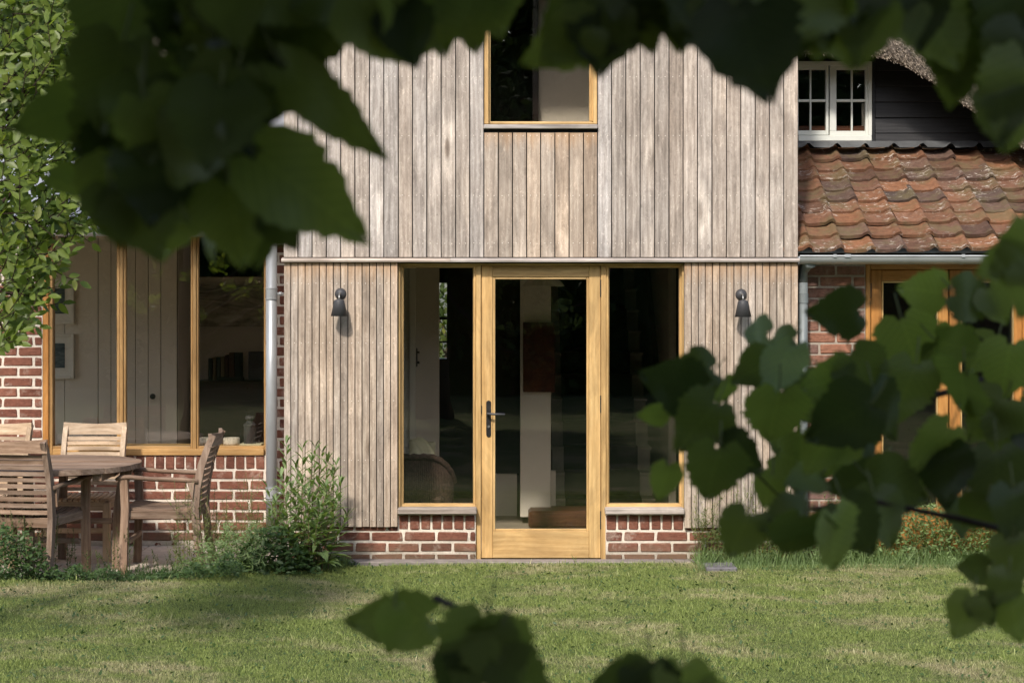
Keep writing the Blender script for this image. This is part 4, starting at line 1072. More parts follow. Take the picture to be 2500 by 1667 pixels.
# ================================================================== thatched cottage behind
cot = empty('thatched_cottage', (1.0, 1.45, 0), 'old thatched cottage with black weatherboarding behind the timber extension', 'cottage')
YG = 1.42; dG = 12 + YG
wbox('gable_wall', X(2132, dG), 7.0, YG + .03, YG + .2, 2.5, 3.9, M['dark'], cot, 0)
wbox('gable_wall', xb - .5, X(2132, dG), YG + .03, YG + .2, Z(157, dG), 3.9, M['dark'], cot, 0)
wbox('gable_wall', xb - .5, X(2132, dG), YG + .03, YG + .2, 2.4, Z(342, dG), M['dark'], cot, 0)
bz = [60, 98, 136, 174, 212, 250, 288, 326, 346.5]
for a, b in zip(bz[:-1], bz[1:]):
    z0, z1 = Z(b, dG), Z(a, dG)
    v, f = boxgeo(X(2136.5, dG), 6.0, 0, .02, 0, z1 - z0 + .015, .002)
    g = G(); g.add([(x, YG - .004 + y + (z_ - (z1 - z0)) * -.10 * -1 * .9 - 0, z0 + .003 + z_) for x, y, z_ in v], f)
    g = G(); g.add([(x, YG - .012 + y + z_ * .14, z0 + .002 + z_) for x, y, z_ in v], f)
    g.obj('weatherboard', M['black_board'], cot)
pbox('corner_board', 2130, 2136.5, 60, 347, YG - .022, .05, M['black_board'], cot, .002)
cw = pbox('casement_window', 1949, 2129, 331, 345, YG - .03, .08, M['white_paint'], cot, .005)
def cf(n_, a, b, c_, d_, y=YG - .012, t=.05, m_='white_paint'): return pbox(n_, a, b, c_, d_, y, t, M[m_], cw, .002)
cf('frame', 2120, 2129, 150, 331, YG - .025, .07); cf('frame', 1949, 2120, 150, 160, YG - .025, .07); cf('frame', 1925, 1949, 150, 331)
for (a, b, top, bot) in ((1940, 2023, 161, 330), (2026, 2119.5, 161, 331)):
    cf('sash_frame', b - 6.5, b, top, bot); cf('sash_frame', a, b - 6.7, top, top + 9); cf('sash_frame', a, b - 6.7, bot - 11, bot)
    if a > 2000: cf('sash_frame', a, a + 16, top + 9.2, bot - 11.2)
    gx0 = a + 16.2 if a > 2000 else a; gx1 = b - 6.7
    mx_ = 1979 if a < 2000 else 2080
    cf('glazing_bar', mx_ - 2, mx_ + 2, top + 9.2, bot - 11.2, YG - .008, .03)
    for u, v_ in ((gx0, mx_ - 2.2), (mx_ + 2.2, gx1)): cf('glazing_bar', u, v_, 243, 249, YG - .008, .03)
    pbox('pane', gx0, gx1, top + 9, bot - 11, YG + .006, .005, M['glass'], cw, 0)
wbox('curtain', X(2104, dG + .1), X(2118, dG + .1), YG + .09, YG + .11, Z(325, dG), Z(250, dG), M['white_in'], cot, .004)
wbox('inner_sill', X(1949, dG + .1), X(2118, dG + .1), YG + .06, YG + .19, Z(318, dG) - .02, Z(306, dG), M['stairwood'], cot, .003)
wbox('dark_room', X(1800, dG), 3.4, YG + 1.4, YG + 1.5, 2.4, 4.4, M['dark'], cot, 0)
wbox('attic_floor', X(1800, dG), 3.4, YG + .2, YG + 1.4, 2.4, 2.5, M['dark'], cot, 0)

def thatch(name, xs, eave, Yb, length, mat_, parent, pitch_=R(50), nst=9000, ends=True):
    """eave(x) -> z of the lower edge; the roof climbs back from Yb"""
    prof = [(.44, .14), (.20, .05), (0.0, 0.0), (-.018, .015), (-.012, .06), (.02, .13)]   # dy, dz from the wall side round the lip
    g = G(); nx = len(xs)
    cols = []
    sl = [(.03 + math.cos(pitch_) * t, .15 + math.sin(pitch_) * t) for t in [.1, .35, .7, 1.1, 1.6, 2.2, length]]
    full = prof + sl
    for x in xs:
        e = eave(x)
        for (dy, dz) in full:
            nz_ = .018 * mnoise.noise(Vector((x * 4, dy * 4, dz * 4)))
            g.v.append((x, Yb(x) + dy + nz_, e + dz + nz_))
    m_ = len(full)
    for i in range(nx - 1):
        for j in range(m_ - 1): a = i * m_ + j; g.f.append((a, a + m_, a + m_ + 1, a + 1))
    o = g.obj(name, mat_, parent, smooth=True, fix=False)
    # cut reed ends standing out of the surface
    P_, F_, S_ = [], [], []
    for _ in range(nst):
        x = random.uniform(xs[0], xs[-1]); e = eave(x)
        t = random.random() ** 1.6 * min(length, 2.2)
        if random.random() < .35:
            q = random.random() ** 1.5; dy, dz = -.012 + .03 * q, .0 + .15 * q
        else: dy, dz = .035 + math.cos(pitch_) * t, .15 + math.sin(pitch_) * t
        P_.append((x, Yb(x) + dy, e + dz)); F_.append((random.gauss(0, .25), -math.cos(pitch_) * .8 - .35 + random.gauss(0, .2), -math.sin(pitch_) * .8 + .25 + random.gauss(0, .2))); S_.append(random.uniform(.018, .045))
    Fm = np.array(F_); Nm = rng.normal(size=Fm.shape)
    tv = [(0, -.06, 0), (0, .06, 0), (1, .05, .05), (1, -.05, .05)]
    cloud('reed_ends', tv, [(0, 1, 2), (0, 2, 3)], np.array(P_), rots(Fm, Nm), np.array(S_), M['straw'], parent)
    return o
dE = 13.0
pts_e = [(1900, 133), (2060, 132), (2110, 134), (2140, 139), (2180, 150), (2215, 165), (2250, 185), (2290, 211), (2330, 240), (2380, 275), (2430, 312), (2480, 347), (2560, 395), (2700, 470)]
ex = [X(a, dE) for a, b in pts_e]; ez = [Z(b, dE) for a, b in pts_e]
thatch('thatch_roof', [ex[0] + (ex[-1] - ex[0]) * i / 70 for i in range(71)], lambda x: float(np.interp(x, ex, ez)), lambda x: 1.0, 3.2, M['thatch'], cot, nst=14000)
# far part of the cottage seen over the zinc roof at the left
wbox('cottage_wall', X(185, 15.4), xa, 3.4, 3.6, 2.0, Z(170, 15.4) + .2, M['brick_old'], cot, 0)
for j in range(7):
    z0 = 3.38 + .075 * j; x = X(190, 15.4) + .11 * (j % 2)
    while x < xa - .1:
        brick(cot, x, x + .21, z0, z0 + .062, 3.38, M['brick_old']); x += .225
xl0 = X(152, 15.0)
thatch('thatch_roof', [xl0 + (xa - .05 - xl0) * i / 40 for i in range(41)], lambda x: Z(172, 15) + .25 * math.exp(-((x - xl0) / .25) ** 2) * 0, lambda x: 3.0, 2.6, M['thatch'], cot, R(52), nst=7000)
# ================================================================== garden furniture
def chair_parts(e, mv, mh, my, arms=True, wd=.50):
    hw = wd / 2
    post = [(-.285, 0), (-.245, .18), (-.225, .40), (-.235, .55), (-.265, .70), (-.31, .83), (-.345, .90)]
    def back_y(z): return float(np.interp(z, [p[1] for p in post], [p[0] for p in post]))
    for s_ in (-1, 1):
        n = len(post)
        G().sweep([(s_ * (hw - .02), y, z) for y, z in post], .034, [.05, .048, .05, .05, .048, .042, .036], up=(0, 1, 0)).obj('back_post', mv, e, local=True)
        fx = s_ * (hw - .02 + (.02 if arms else 0))
        top = .62 if arms else .40
        G().sweep([(fx, .24, 0), (fx, .235, .2), (fx, .225, .42), (fx, .235, top)] if arms else [(fx, .23, 0), (fx, .23, top)], .046, .05, up=(0, 1, 0)).obj('leg', mv, e, local=True)
        if arms:
            G().sweep([(fx * .98, back_y(.60) - .0, .60), (fx, -.14, .612), (fx * 1.02, .05, .618), (fx * 1.03, .2, .632), (fx * 1.03, .265, .628), (fx * 1.03, .285, .615)],
                      [.034, .04, .048, .054, .052, .03], [.034, .032, .030, .032, .030, .02], n=10, round_=True).obj('armrest', my, e, local=True, smooth=True)
            G().add([(fx - .012, back_y(.5) + .02, .48), (fx - .012, back_y(.6) + .02, .60), (fx - .012, back_y(.6) + .07, .60), (fx + .012, back_y(.5) + .02, .48), (fx + .012, back_y(.6) + .02, .60), (fx + .012, back_y(.6) + .07, .60)],
                    [(0, 1, 2), (5, 4, 3), (0, 3, 4, 1), (1, 4, 5, 2), (2, 5, 3, 0)]).obj('arm_bracket', mv, e, local=True)
        G().box(s_ * (hw - .02) - .012, s_ * (hw - .02) + .012, -.20, .21, .355, .41, b=.004).obj('seat_rail', my, e, local=True)
        G().box(s_ * (hw - .02) - .012, s_ * (hw - .02) + .012, -.22, .21, .17, .205, b=.004).obj('stretcher', my, e, local=True) if False else None
    G().box(-hw + .03, hw - .03, .20, .225, .345, .41, b=.004).obj('seat_rail', mh, e, local=True)
    G().box(-hw + .03, hw - .03, -.225, -.20, .345, .41, b=.004).obj('seat_rail', mh, e, local=True)
    G().box(-hw + .03, hw - .03, .20, .222, .19, .225, b=.004).obj('stretcher', mh, e, local=True)
    # seat slats, front to back with a dip
    ns = 11
    for k in range(ns):
        x = -hw + .045 + (wd - .09) * k / (ns - 1)
        G().sweep([(x, -.20, .418), (x, -.10, .408), (x, .05, .405), (x, .16, .416), (x, .225, .424), (x, .25, .415)], .027, .016).obj('seat_slat', my, e, local=True)
    # back slats
    zs = [.445, .487, .529, .571, .612, .652, .692, .731, .768, .800]
    for z in zs:
        y = back_y(z)
        G().sweep([(-hw + .035, y, z), (-hw * .45, y - .018, z), (0, y - .024, z), (hw * .45, y - .018, z), (hw - .035, y, z)], .014, .026).obj('back_slat', mh, e, local=True)
    y = back_y(.86) - .002
    G().sweep([(-hw + .002, y + .003, .870), (-hw * .45, y - .02, .866), (0, y - .028, .863), (hw * .45, y - .02, .866), (hw - .002, y + .003, .870)], [.024] * 5, [.088, .078, .074, .078, .088]).obj('top_rail', mh, e, local=True)
def make_chair(loc, rz, label, arms, pale=False, wd=.5):
    e = empty('garden_chair', loc, label, 'chair', 'teak chairs round the garden table', rz)
    chair_parts(e, M['teak_lit_v' if pale else 'teak_v'], M['teak_lit_h' if pale else 'teak_h'], M['teak_lit_y' if pale else 'teak_y'], arms, wd)
    return e
make_chair((-2.31, -.30, .003), R(92), 'brown teak armchair seen from the side, pulled out to the right of the round table', True, wd=.52)
make_chair((X(211, 12.28), .22, .003), R(180), 'pale sunlit teak chair facing the lawn behind the table, in front of the wide window', False, True, wd=.46)
make_chair((X(-30, 12.28), .20, .003), R(176), 'sunlit teak chair cut by the left edge of the picture, against the brick wall', False, True, wd=.46)
make_chair((-3.10, -.68, .003), R(-11), 'grey brown teak armchair with its back to the lawn, in front of the table', True, wd=.52)
# round table
tb = empty('garden_table', (-3.10, -.34, .003), 'round weathered teak table with rough planked top between the chairs', 'table')
rT = .62; zT = .705
nb = 11; wdb = 2 * rT / nb
for k in range(nb):
    y0 = -rT + wdb * k + .002; y1 = y0 + wdb - .004
    pts = []
    for yy_ in (y0, (y0 + y1) / 2, y1): pts.append(math.sqrt(max(.0004, rT * rT - yy_ * yy_ if abs(yy_) < rT else .0004)))
    top = [(-pts[0], y0), (pts[0], y0), (pts[1], (y0 + y1) / 2), (pts[2], y1), (-pts[2], y1), (-pts[1], (y0 + y1) / 2)]
    g = G().add([(x, y, -.034) for x, y in top] + [(x, y, 0) for x, y in top], [tuple(range(5, -1, -1)), tuple(range(6, 12))] + [(i, (i + 1) % 6, 6 + (i + 1) % 6, 6 + i) for i in range(6)])
    g.obj('table_plank', M['teak_h'], tb, (0, 0, zT + random.uniform(-.002, .002)), local=True)
G().box(-.46, .46, -.03, .03, zT - .09, zT - .036, b=.004).box(-.46, -.40, -.4, .4, zT - .085, zT - .036, b=.004).obj('apron', M['teak_h'], tb, local=True)
G().box(.40, .46, -.4, .4, zT - .085, zT - .036, b=.004).obj('apron', M['teak_y'], tb, local=True)
for a in (0, 90, 180, 270):
    ca, sa = math.cos(R(a + 2)), math.sin(R(a + 2))
    G().sweep([(ca * r_, sa * r_, z) for r_, z in ((.46, 0), (.465, .2), (.475, .40), (.50, .55), (.535, zT - .036))], .05, [.05, .055, .06, .065, .075], up=(0, 0, 1) if False else (ca, sa, 0)).obj('leg', M['teak_v'], tb, local=True)
G().box(-.44, .44, -.02, .02, .30, .335, b=.004).obj('stretcher', M['teak_h'], tb, local=True)
G().box(-.02, .02, -.44, .44, .30, .335, b=.004).obj('stretcher', M['teak_y'], tb, local=True)
# dry leaves on the patio
for kk, (px, py) in enumerate(((222, 1321), (230, 1319), (326, 1319), (338, 1317), (405, 1323), (430, 1322))):
    d = 1.77 * FPX / (py + 3 - 740)
    o = link('dry_leaf', mesh('dry_leaf', [(v[0] * .05, v[1] * .05, v[2] * .05 + .012 * (k % 3)) for k, v in enumerate(LEAF_V)], LEAF_F), M['stairwood'], None, (X(px, d), min(d - 12, .74), .008))
    o.rotation_euler = (random.uniform(-.6, .6), random.uniform(-.3, .3), random.uniform(0, 6)); setp(o, ordinal(kk) + ' from the left of the curled dry leaves on the patio by the brick wall', 'leaf', 'dry leaves on the patio')

# ================================================================== mown grass
def scatter_grass(n, x0, x1, y0, y1, keep):
    x = rng.uniform(x0, x1, n); y = rng.uniform(y0, y1, n)
    k = keep(x, y); x = x[k]; y = y[k]; n = len(x)
    z = np.array([lawn_z(a, b) for a, b in zip(x[::1], y)]) if n < 60000 else None
    if z is None:
        gx = np.linspace(-9, 9, 181); gy = np.linspace(-5.2, .6, 117)
        tab = np.array([[lawn_z(a, b) for a in gx] for b in gy])
        ix = np.clip((x + 9) / 18 * 180, 0, 179.99); iy = np.clip((y + 5.2) / 5.8 * 116, 0, 115.99)
        i0 = ix.astype(int); j0 = iy.astype(int); fx = ix - i0; fy = iy - j0
        z = tab[j0, i0] * (1 - fx) * (1 - fy) + tab[j0, i0 + 1] * fx * (1 - fy) + tab[j0 + 1, i0] * (1 - fx) * fy + tab[j0 + 1, i0 + 1] * fx * fy
    F = np.stack([rng.normal(0, .45, n), rng.normal(0, .45, n), np.ones(n)], 1)
    clump = np.sin(x * 5.1 + 2 * np.sin(y * 3.3)) * np.sin(y * 6.7 + 1.5 * np.sin(x * 4.1))
    S = rng.uniform(.011, .022, n) * (1 + .28 * clump)
    S[rng.random(n) < .010] *= 2.1
    near = np.clip((y - bed_np(x) + .25) / .25, 0, 1); S = S * (1 + .9 * near * rng.random(n))
    N_ = rng.normal(size=(n, 3)); N_[:, 2] = 0
    return np.stack([x, y, z - .002], 1), rots(F, N_), S
def bed_np(x): 
    t = np.clip((x + 2.4) / 1.15, 0, 1); e = -1.16 + .94 * t * t * (3 - 2 * t)
    return np.where(x > -1.25, np.where(x > 1.4, .15, -.11), e)
Pg, Rg, Sg = scatter_grass(760000, -3.9, 3.9, -4.25, .2, lambda x, y: (y < bed_np(x)) & (np.abs(x) < (12.35 + y) * .298 + .1))
o = cloud('grass', [(0, -.05, 0), (0, .05, 0), (.6, .035, .10), (1, 0, .30)], [(0, 1, 2), (0, 2, 3)], Pg, Rg, Sg, M['blade']); setp(o, 'short mown lawn grass with straw coloured dry patches', 'grass')
# clover and daisy leaves: broad low weeds in the lawn
n = 6000; x = rng.uniform(-3.6, 3.6, n); y = rng.uniform(-4, -.15, n); k = (y < bed_np(x) - .05); x = x[k]; y = y[k]; n = len(x)
F = np.stack([rng.normal(0, 1, n), rng.normal(0, 1, n), np.full(n, .5)], 1); N_ = np.stack([np.zeros(n), np.zeros(n), np.ones(n)], 1) + rng.normal(0, .3, (n, 3))
zz = np.array([lawn_z(a, b) for a, b in zip(x, y)])
o = cloud('lawn_weeds', LEAF_V, LEAF_F, np.stack([x, y, zz + .012], 1), rots(F, N_), rng.uniform(.012, .03, n), M['leaf_low']); setp(o, 'tiny broad weed leaves in the mown grass', 'weeds')

for kk, (px, py) in enumerate(((560, 1412), (2330, 1462), (1250, 1560))):
    d = 1.76 * FPX / (py - 740); me = mesh('fallen_leaf', [(v[0] * .05, v[1] * .05, v[2] * .05) for v in LEAF_V], LEAF_F, True)
    o = link('fallen_leaf', me, M['cushion'], None, (X(px, d), d - 12, .035)); o.rotation_euler = (.2, -.1, kk * 2.0)
    setp(o, ('pale fallen leaf on the lawn before the planted patio edge', 'pale fallen leaf on the lawn at the right below the dark boughs', 'pale fallen leaf on the lawn between the low bottom leaves')[kk], 'leaf')
# ================================================================== garden plants
def lmesh(tv, tf, sz, mat, name='leaf'):
    me = mesh(name, [(a * sz, b * sz, c * sz) for a, b, c in tv], tf, True); me.materials.append(mat); return me
def put_leaf(name, me, pos, fwd, nrm, parent, scale=1.0):
    f = Vector(fwd).normalized(); y = Vector(nrm).cross(f)
    if y.length < 1e-3: y = Vector((1, 0, 0)).cross(f)
    y.normalize(); z = f.cross(y)
    o = link(name, me, None, parent, pos)
    m = Matrix((f, y, z)).transposed(); o.rotation_euler = m.to_euler(); o.scale = (scale,) * 3
    return o
class Plant:
    """collects leaves; the first `cap` become parts, the rest one stuff part"""
    def __init__(s, e, mat, tv, tf, cap=300): s.e = e; s.mat = mat; s.tv = tv; s.tf = tf; s.cap = cap; s.L = []; s.st = G()
    def leaf(s, p, f, n_, sz): s.L.append((Vector(p), Vector(f), Vector(n_), sz))
    def done(s, stem_mat, parts=True, foliage='foliage'):
        if s.st.v: s.st.obj('stem', stem_mat, s.e, fix=False)
        L = s.L
        if parts:
            me = lmesh(s.tv, s.tf, 1.0, s.mat)
            for p, f, n_, sz in L[:s.cap]: put_leaf('leaf', me, p, f, n_, s.e, sz)
            L = L[s.cap:]
        if L:
            F = np.array([l[1] for l in L]); N_ = np.array([l[2] for l in L]) + 1e-3
            cloud(foliage, s.tv, s.tf, np.array([l[0] for l in L]) - np.array(WO[s.e.name]), rots(F, N_), np.array([l[3] for l in L]), s.mat, s.e, loc=WO[s.e.name])
# leafy stems: tall green clump in front of the downpipe
def stem_line(x, y, z0, h, lx, ly, n=7):
    return [Vector((x + lx * (t / (n - 1)) ** 1.6, y + ly * (t / (n - 1)) ** 1.6, z0 + h * t / (n - 1))) for t in range(n)]
def tall_stem(pl, x, y, h, lx, ly, lsz, nl, z0=0.0, th=.005, bot=.25, nod=.25):
    pts = stem_line(x, y, z0, h, lx, ly)
    pl.st.sweep(pts, [th * (1 - .7 * i / 6) for i in range(7)], [th * (1 - .7 * i / 6) for i in range(7)], up=(0, 1, 0), n=5, round_=True)
    a = random.uniform(0, 6)
    for k in range(nl):
        t = bot + (1 - bot) * (k / nl) ** .85; q = t * 6; i = min(5, int(q)); p = pts[i].lerp(pts[i + 1], q - i)
        a += 2.4
        sz = lsz * (1.05 - .62 * t) * random.uniform(.75, 1.2)
        up_ = .25 + .8 * t + random.gauss(0, .18) - nod * (1 - t)
        f = Vector((math.cos(a), math.sin(a), up_)); pl.leaf(p, f, Vector((-math.cos(a) * up_, -math.sin(a) * up_, 1)), sz)
    for k in range(5):   # tip rosette
        b = random.uniform(0, 6); pl.leaf(pts[-1], (math.cos(b) * .5, math.sin(b) * .5, 1), (-math.cos(b), -math.sin(b), .5), lsz * .38)
dT = 11.62
e = empty('tall_leafy_plant', (X(745, dT), dT - 12, 0), 'tall clump of green lance leaved stems growing against the timber wall by the downpipe', 'plant')
pl = Plant(e, M['leaf_tall'], LANCE_V, LANCE_F, 300)
for px_b, px_t, py_t, y_ in ((690, 655, 1190, -.40), (700, 703, 1082, -.30), (712, 690, 1160, -.45), (722, 722, 1140, -.35), (735, 742, 1094, -.30), (745, 738, 1175, -.5), (752, 760, 1130, -.42),
                             (760, 772, 1092, -.30), (765, 790, 1105, -.35), (775, 800, 1125, -.45), (770, 822, 1136, -.36), (780, 835, 1180, -.42), (785, 828, 1225, -.5), (790, 815, 1160, -.32),
                             (800, 845, 1262, -.45), (730, 676, 1225, -.52), (718, 662, 1262, -.5), (755, 750, 1210, -.55), (778, 795, 1190, -.5), (742, 715, 1190, -.3), (765, 780, 1240, -.55)):
    d = 12 + y_; tall_stem(pl, X(px_b, d), y_, Z(py_t, d), X(px_t, d) - X(px_b, d), random.uniform(-.08, .05), .20, 26, th=.0075, bot=.12)
pl.L.sort(key=lambda l: -l[3] * (1 if l[0].y < -.3 else .8))
pl.done(M['stem_red'])
# dark low cover at its foot
def ground_cover(name, poly, y0, y1, hmax, n, sz, mat, label, cat, tv=LEAF_V, tf=LEAF_F, dens_low=1.3):
    P_, F_, N_ = [], [], []
    while len(P_) < n:
        px = random.uniform(min(p[0] for p in poly), max(p[0] for p in poly)); py = random.uniform(min(p[1] for p in poly), max(p[1] for p in poly))
        if not inpoly(px, py, poly): continue
        yv = random.uniform(y0, y1); d = 12 + yv; z = Z(py, d)
        if z < -.01: continue
        P_.append((X(px, d), yv, z)); F_.append((random.gauss(0, 1), random.gauss(-.3, 1), random.gauss(.1, .5))); N_.append((random.gauss(0, .5), random.gauss(-.5, .5), 1))
    o = cloud(name, tv, tf, np.array(P_), rots(np.array(F_), np.array(N_)), rng.uniform(sz * .6, sz * 1.2, n), mat)
    return setp(o, label, cat)
ground_cover('ground_cover', [(572, 1395), (590, 1330), (630, 1292), (680, 1280), (720, 1300), (745, 1340), (770, 1375), (790, 1395), (700, 1402), (620, 1408)], -.75, -.35, .3, 1200, .045, M['leaf_low'], 'dark low bushy ground cover at the foot of the tall green stems', 'ground cover')
ground_cover('ground_cover', [(-20, 1425), (-20, 1300), (15, 1275), (35, 1310), (60, 1290), (80, 1335), (100, 1320), (115, 1370), (140, 1385), (150, 1415), (60, 1422)], -1.22, -.95, .3, 1300, .034, M['leaf_low'], 'dark weedy growth at the left edge in front of the teak chair', 'ground cover')
ground_cover('ground_cover', [(130, 1420), (150, 1398), (190, 1375), (215, 1400), (260, 1385), (300, 1402), (350, 1404), (400, 1392), (440, 1400), (470, 1370), (510, 1385), (560, 1345), (600, 1395), (560, 1405), (420, 1412), (250, 1416)], -1.15, -.80, .15, 2000, .028, M['leaf_low'], 'low green weeds along the front edge of the patio', 'ground cover')
ground_cover('ground_cover', [(420, 1400), (440, 1355), (470, 1375), (500, 1305), (525, 1340), (555, 1262), (585, 1320), (620, 1262), (650, 1310), (650, 1400)], -.85, -.45, .3, 2000, .042, M['leaf_tall'], 'pale green feathery weeds between the side chair and the downpipe', 'ground cover', LANCE_V, LANCE_F)
ground_cover('ground_cover', [(780, 1392), (790, 1365), (830, 1352), (868, 1372), (880, 1385)], -.3, -.16, .1, 420, .022, M['leaf_low'], 'small tuft of weeds at the left end of the door kerb', 'ground cover')
# thin weeds, each its own thing
weed_labels = {}
def weed(px_b, py_b, px_t, py_t, lab, nl=16, lsz=.05, tv=LANCE_V, tf=LANCE_F, mat='leaf_weed', grp='thin weeds along the patio edge', y=None, th=.003, branch=0, stem='stem'):
    d = FPX * 1.75 / (py_b - 740) if y is None else 12 + y
    yv = d - 12; z0 = max(lawn_z(X(px_b, d), yv), -.02)
    e = empty('weed', (X(px_b, d), yv, z0), lab, 'weed', grp)
    pl = Plant(e, M[mat], tv, tf)
    h = Z(py_t, d) - z0; lx = X(px_t, d) - X(px_b, d)
    pts = stem_line(X(px_b, d), yv, z0, h, lx, random.uniform(-.05, .05))
    pl.st.sweep([p - Vector((0, 0, 0)) for p in pts], th, th, up=(0, 1, 0), n=4, round_=True)
    def leaves(pts, nl, lsz):
        a = random.uniform(0, 6)
        for k in range(nl):
            t = .12 + .88 * k / nl; q = t * (len(pts) - 1); i = min(len(pts) - 2, int(q)); p = pts[i].lerp(pts[i + 1], q - i); a += 2.4
            u = random.uniform(.1, 1.0); pl.leaf(p, (math.cos(a), math.sin(a), u), (-math.cos(a) * u, -math.sin(a) * u, 1), lsz * (1.1 - .55 * t) * random.uniform(.7, 1.25))
    leaves(pts, nl, lsz)
    for b in range(branch):
        i = random.randint(2, 4); a = random.uniform(0, 6); L = h * random.uniform(.2, .4)
        q = [pts[i], pts[i] + Vector((math.cos(a) * L * .4, math.sin(a) * L * .3, L * .5)), pts[i] + Vector((math.cos(a) * L * .55, math.sin(a) * L * .4, L))]
        pl.st.sweep(q, th * .7, th * .7, up=(0, 1, 0), n=3, round_=True); leaves(q, nl // 3, lsz * .7)
    # stems are stored in world coordinates, so shift them to the weed's own origin
    o_ = Vector(WO[e.name]); pl.st.v = [tuple(Vector(v) - o_) for v in pl.st.v]
    pl.st.obj('stem', M[stem], e, WO[e.name], fix=False); pl.st = G()
    pl.done(None, parts=False)
    return e
def row(n, x0, x1, yb0, yb1, h0, h1, lab, **kw):
    if kw.get('grp') is None: pass
    for k in range(n):
        px = x0 + (x1 - x0) * (k + random.random()) / n; t = (px - x0) / (x1 - x0)
        yb = yb0 + (yb1 - yb0) * t; hh = random.uniform(h0, h1)
        weed(px, yb + random.uniform(-14, 4), px + random.uniform(-18, 18), yb - hh, f"{ordinal(k)} from the left of the {lab}", **kw)
row(24, -10, 140, 1412, 1412, 90, 225, 'thin weeds before the left teak chair', mat='leaf_low', nl=26, lsz=.035, tv=LEAF_V, tf=LEAF_F, branch=3, grp='weeds before the left teak chair')
row(11, 150, 330, 1405, 1400, 50, 120, 'leafy weeds under the round table', mat='leaf_low', nl=24, lsz=.026, tv=LEAF_V, tf=LEAF_F, branch=3, grp='weeds under the round table')
row(8, 330, 440, 1400, 1396, 25, 70, 'short weeds before the side chair', mat='leaf_low', nl=20, lsz=.022, tv=LEAF_V, tf=LEAF_F, branch=2, grp='short weeds before the side chair')
row(40, 425, 665, 1395, 1385, 100, 235, 'pale spindly weeds beside the downpipe', nl=26, lsz=.05, branch=3, grp='spindly weeds beside the downpipe')
weed(478, 1398, 452, 1318, 'bright weed with rounded leaves by the foot of the side chair', nl=26, lsz=.036, tv=LEAF_V, tf=LEAF_F, mat='leaf_apple', grp=None, branch=2)
weed(452, 1396, 420, 1335, 'smaller bright weed left of the foot of the side chair', nl=20, lsz=.03, tv=LEAF_V, tf=LEAF_F, mat='leaf_apple', grp=None, branch=1)
# long grass at the bed
def tuft_cloud(name, poly, y0, y1, n, l0, l1, mat, label, cat='grass'):
    P_, F_ = [], []
    for _ in range(n):
        px = random.uniform(poly[0], poly[1]); t = (px - poly[0]) / (poly[1] - poly[0]); yv = y0 + (y1 - y0) * t + random.uniform(-.07, .07)
        d = 12 + yv; x = X(px, d); P_.append((x, yv, lawn_z(x, yv) - .01)); F_.append((random.gauss(0, .35), random.gauss(0, .3), 1))
    o = cloud(name, [(0, -.02, 0), (0, .02, 0), (.5, .018, .03), (.5, -.018, .03), (1, 0, .22)], [(0, 1, 2), (0, 2, 3), (3, 2, 4)], np.array(P_), rots(np.array(F_), rng.normal(size=(n, 3))), rng.uniform(l0, l1, n), M[mat])
    return setp(o, label, cat)
tuft_cloud('long_grass', (-20, 640), -1.10, -.62, 3200, .05, .15, 'leaf_low', 'longer uncut grass along the patio edge at the left')
tuft_cloud('long_grass', (640, 850), -.62, -.22, 1100, .05, .12, 'leaf_tall', 'longer grass round the foot of the tall green stems')
tuft_cloud('long_grass', (850, 1690), -.135, -.13, 1500, .02, .055, 'leaf_tall', 'fringe of grass blades along the stone kerb under the door')
tuft_cloud('long_grass', (1700, 2600), -.15, .05, 4200, .05, .17, 'leaf_tall', 'long grass in front of the outbuilding at the right')
tuft_cloud('long_grass', (1700, 2600), -.35, -.2, 2600, .03, .09, 'leaf_tall', 'shorter tufted grass at the edge of the right hand bed')
# right hand bed
ground_cover('ground_cover', [(1690, 1385), (1720, 1300), (1800, 1270), (1900, 1290), (2000, 1280), (2120, 1270), (2250, 1230), (2350, 1230), (2480, 1250), (2540, 1270), (2540, 1400), (1900, 1400)], -.1, .22, .4, 5200, .034, M['leaf_tall'], 'green weedy border in front of the outbuilding wall at the right', 'ground cover')
row(26, 1690, 1960, 1375, 1375, 100, 240, 'feathery weeds beside the slate slab', nl=34, lsz=.05, branch=5, y=-.12, grp='feathery weeds at the right end of the timber wall')
row(22, 1980, 2500, 1370, 1370, 90, 230, 'leafy weeds before the outbuilding', nl=28, lsz=.075, branch=3, y=.02, mat='leaf_tall', grp='weeds before the outbuilding')
for kk, (px_, top_) in enumerate(((2100, 1170), (2210, 1160), (2250, 1190), (2310, 1085), (2370, 1150), (2410, 1120))):
    weed(px_ + 10, 1370, px_, top_, ordinal(kk) + ' from the left of the tall pale weeds before the honey oak doors', nl=36, lsz=.06, y=.05, branch=1, grp='tall weeds before the oak doors')

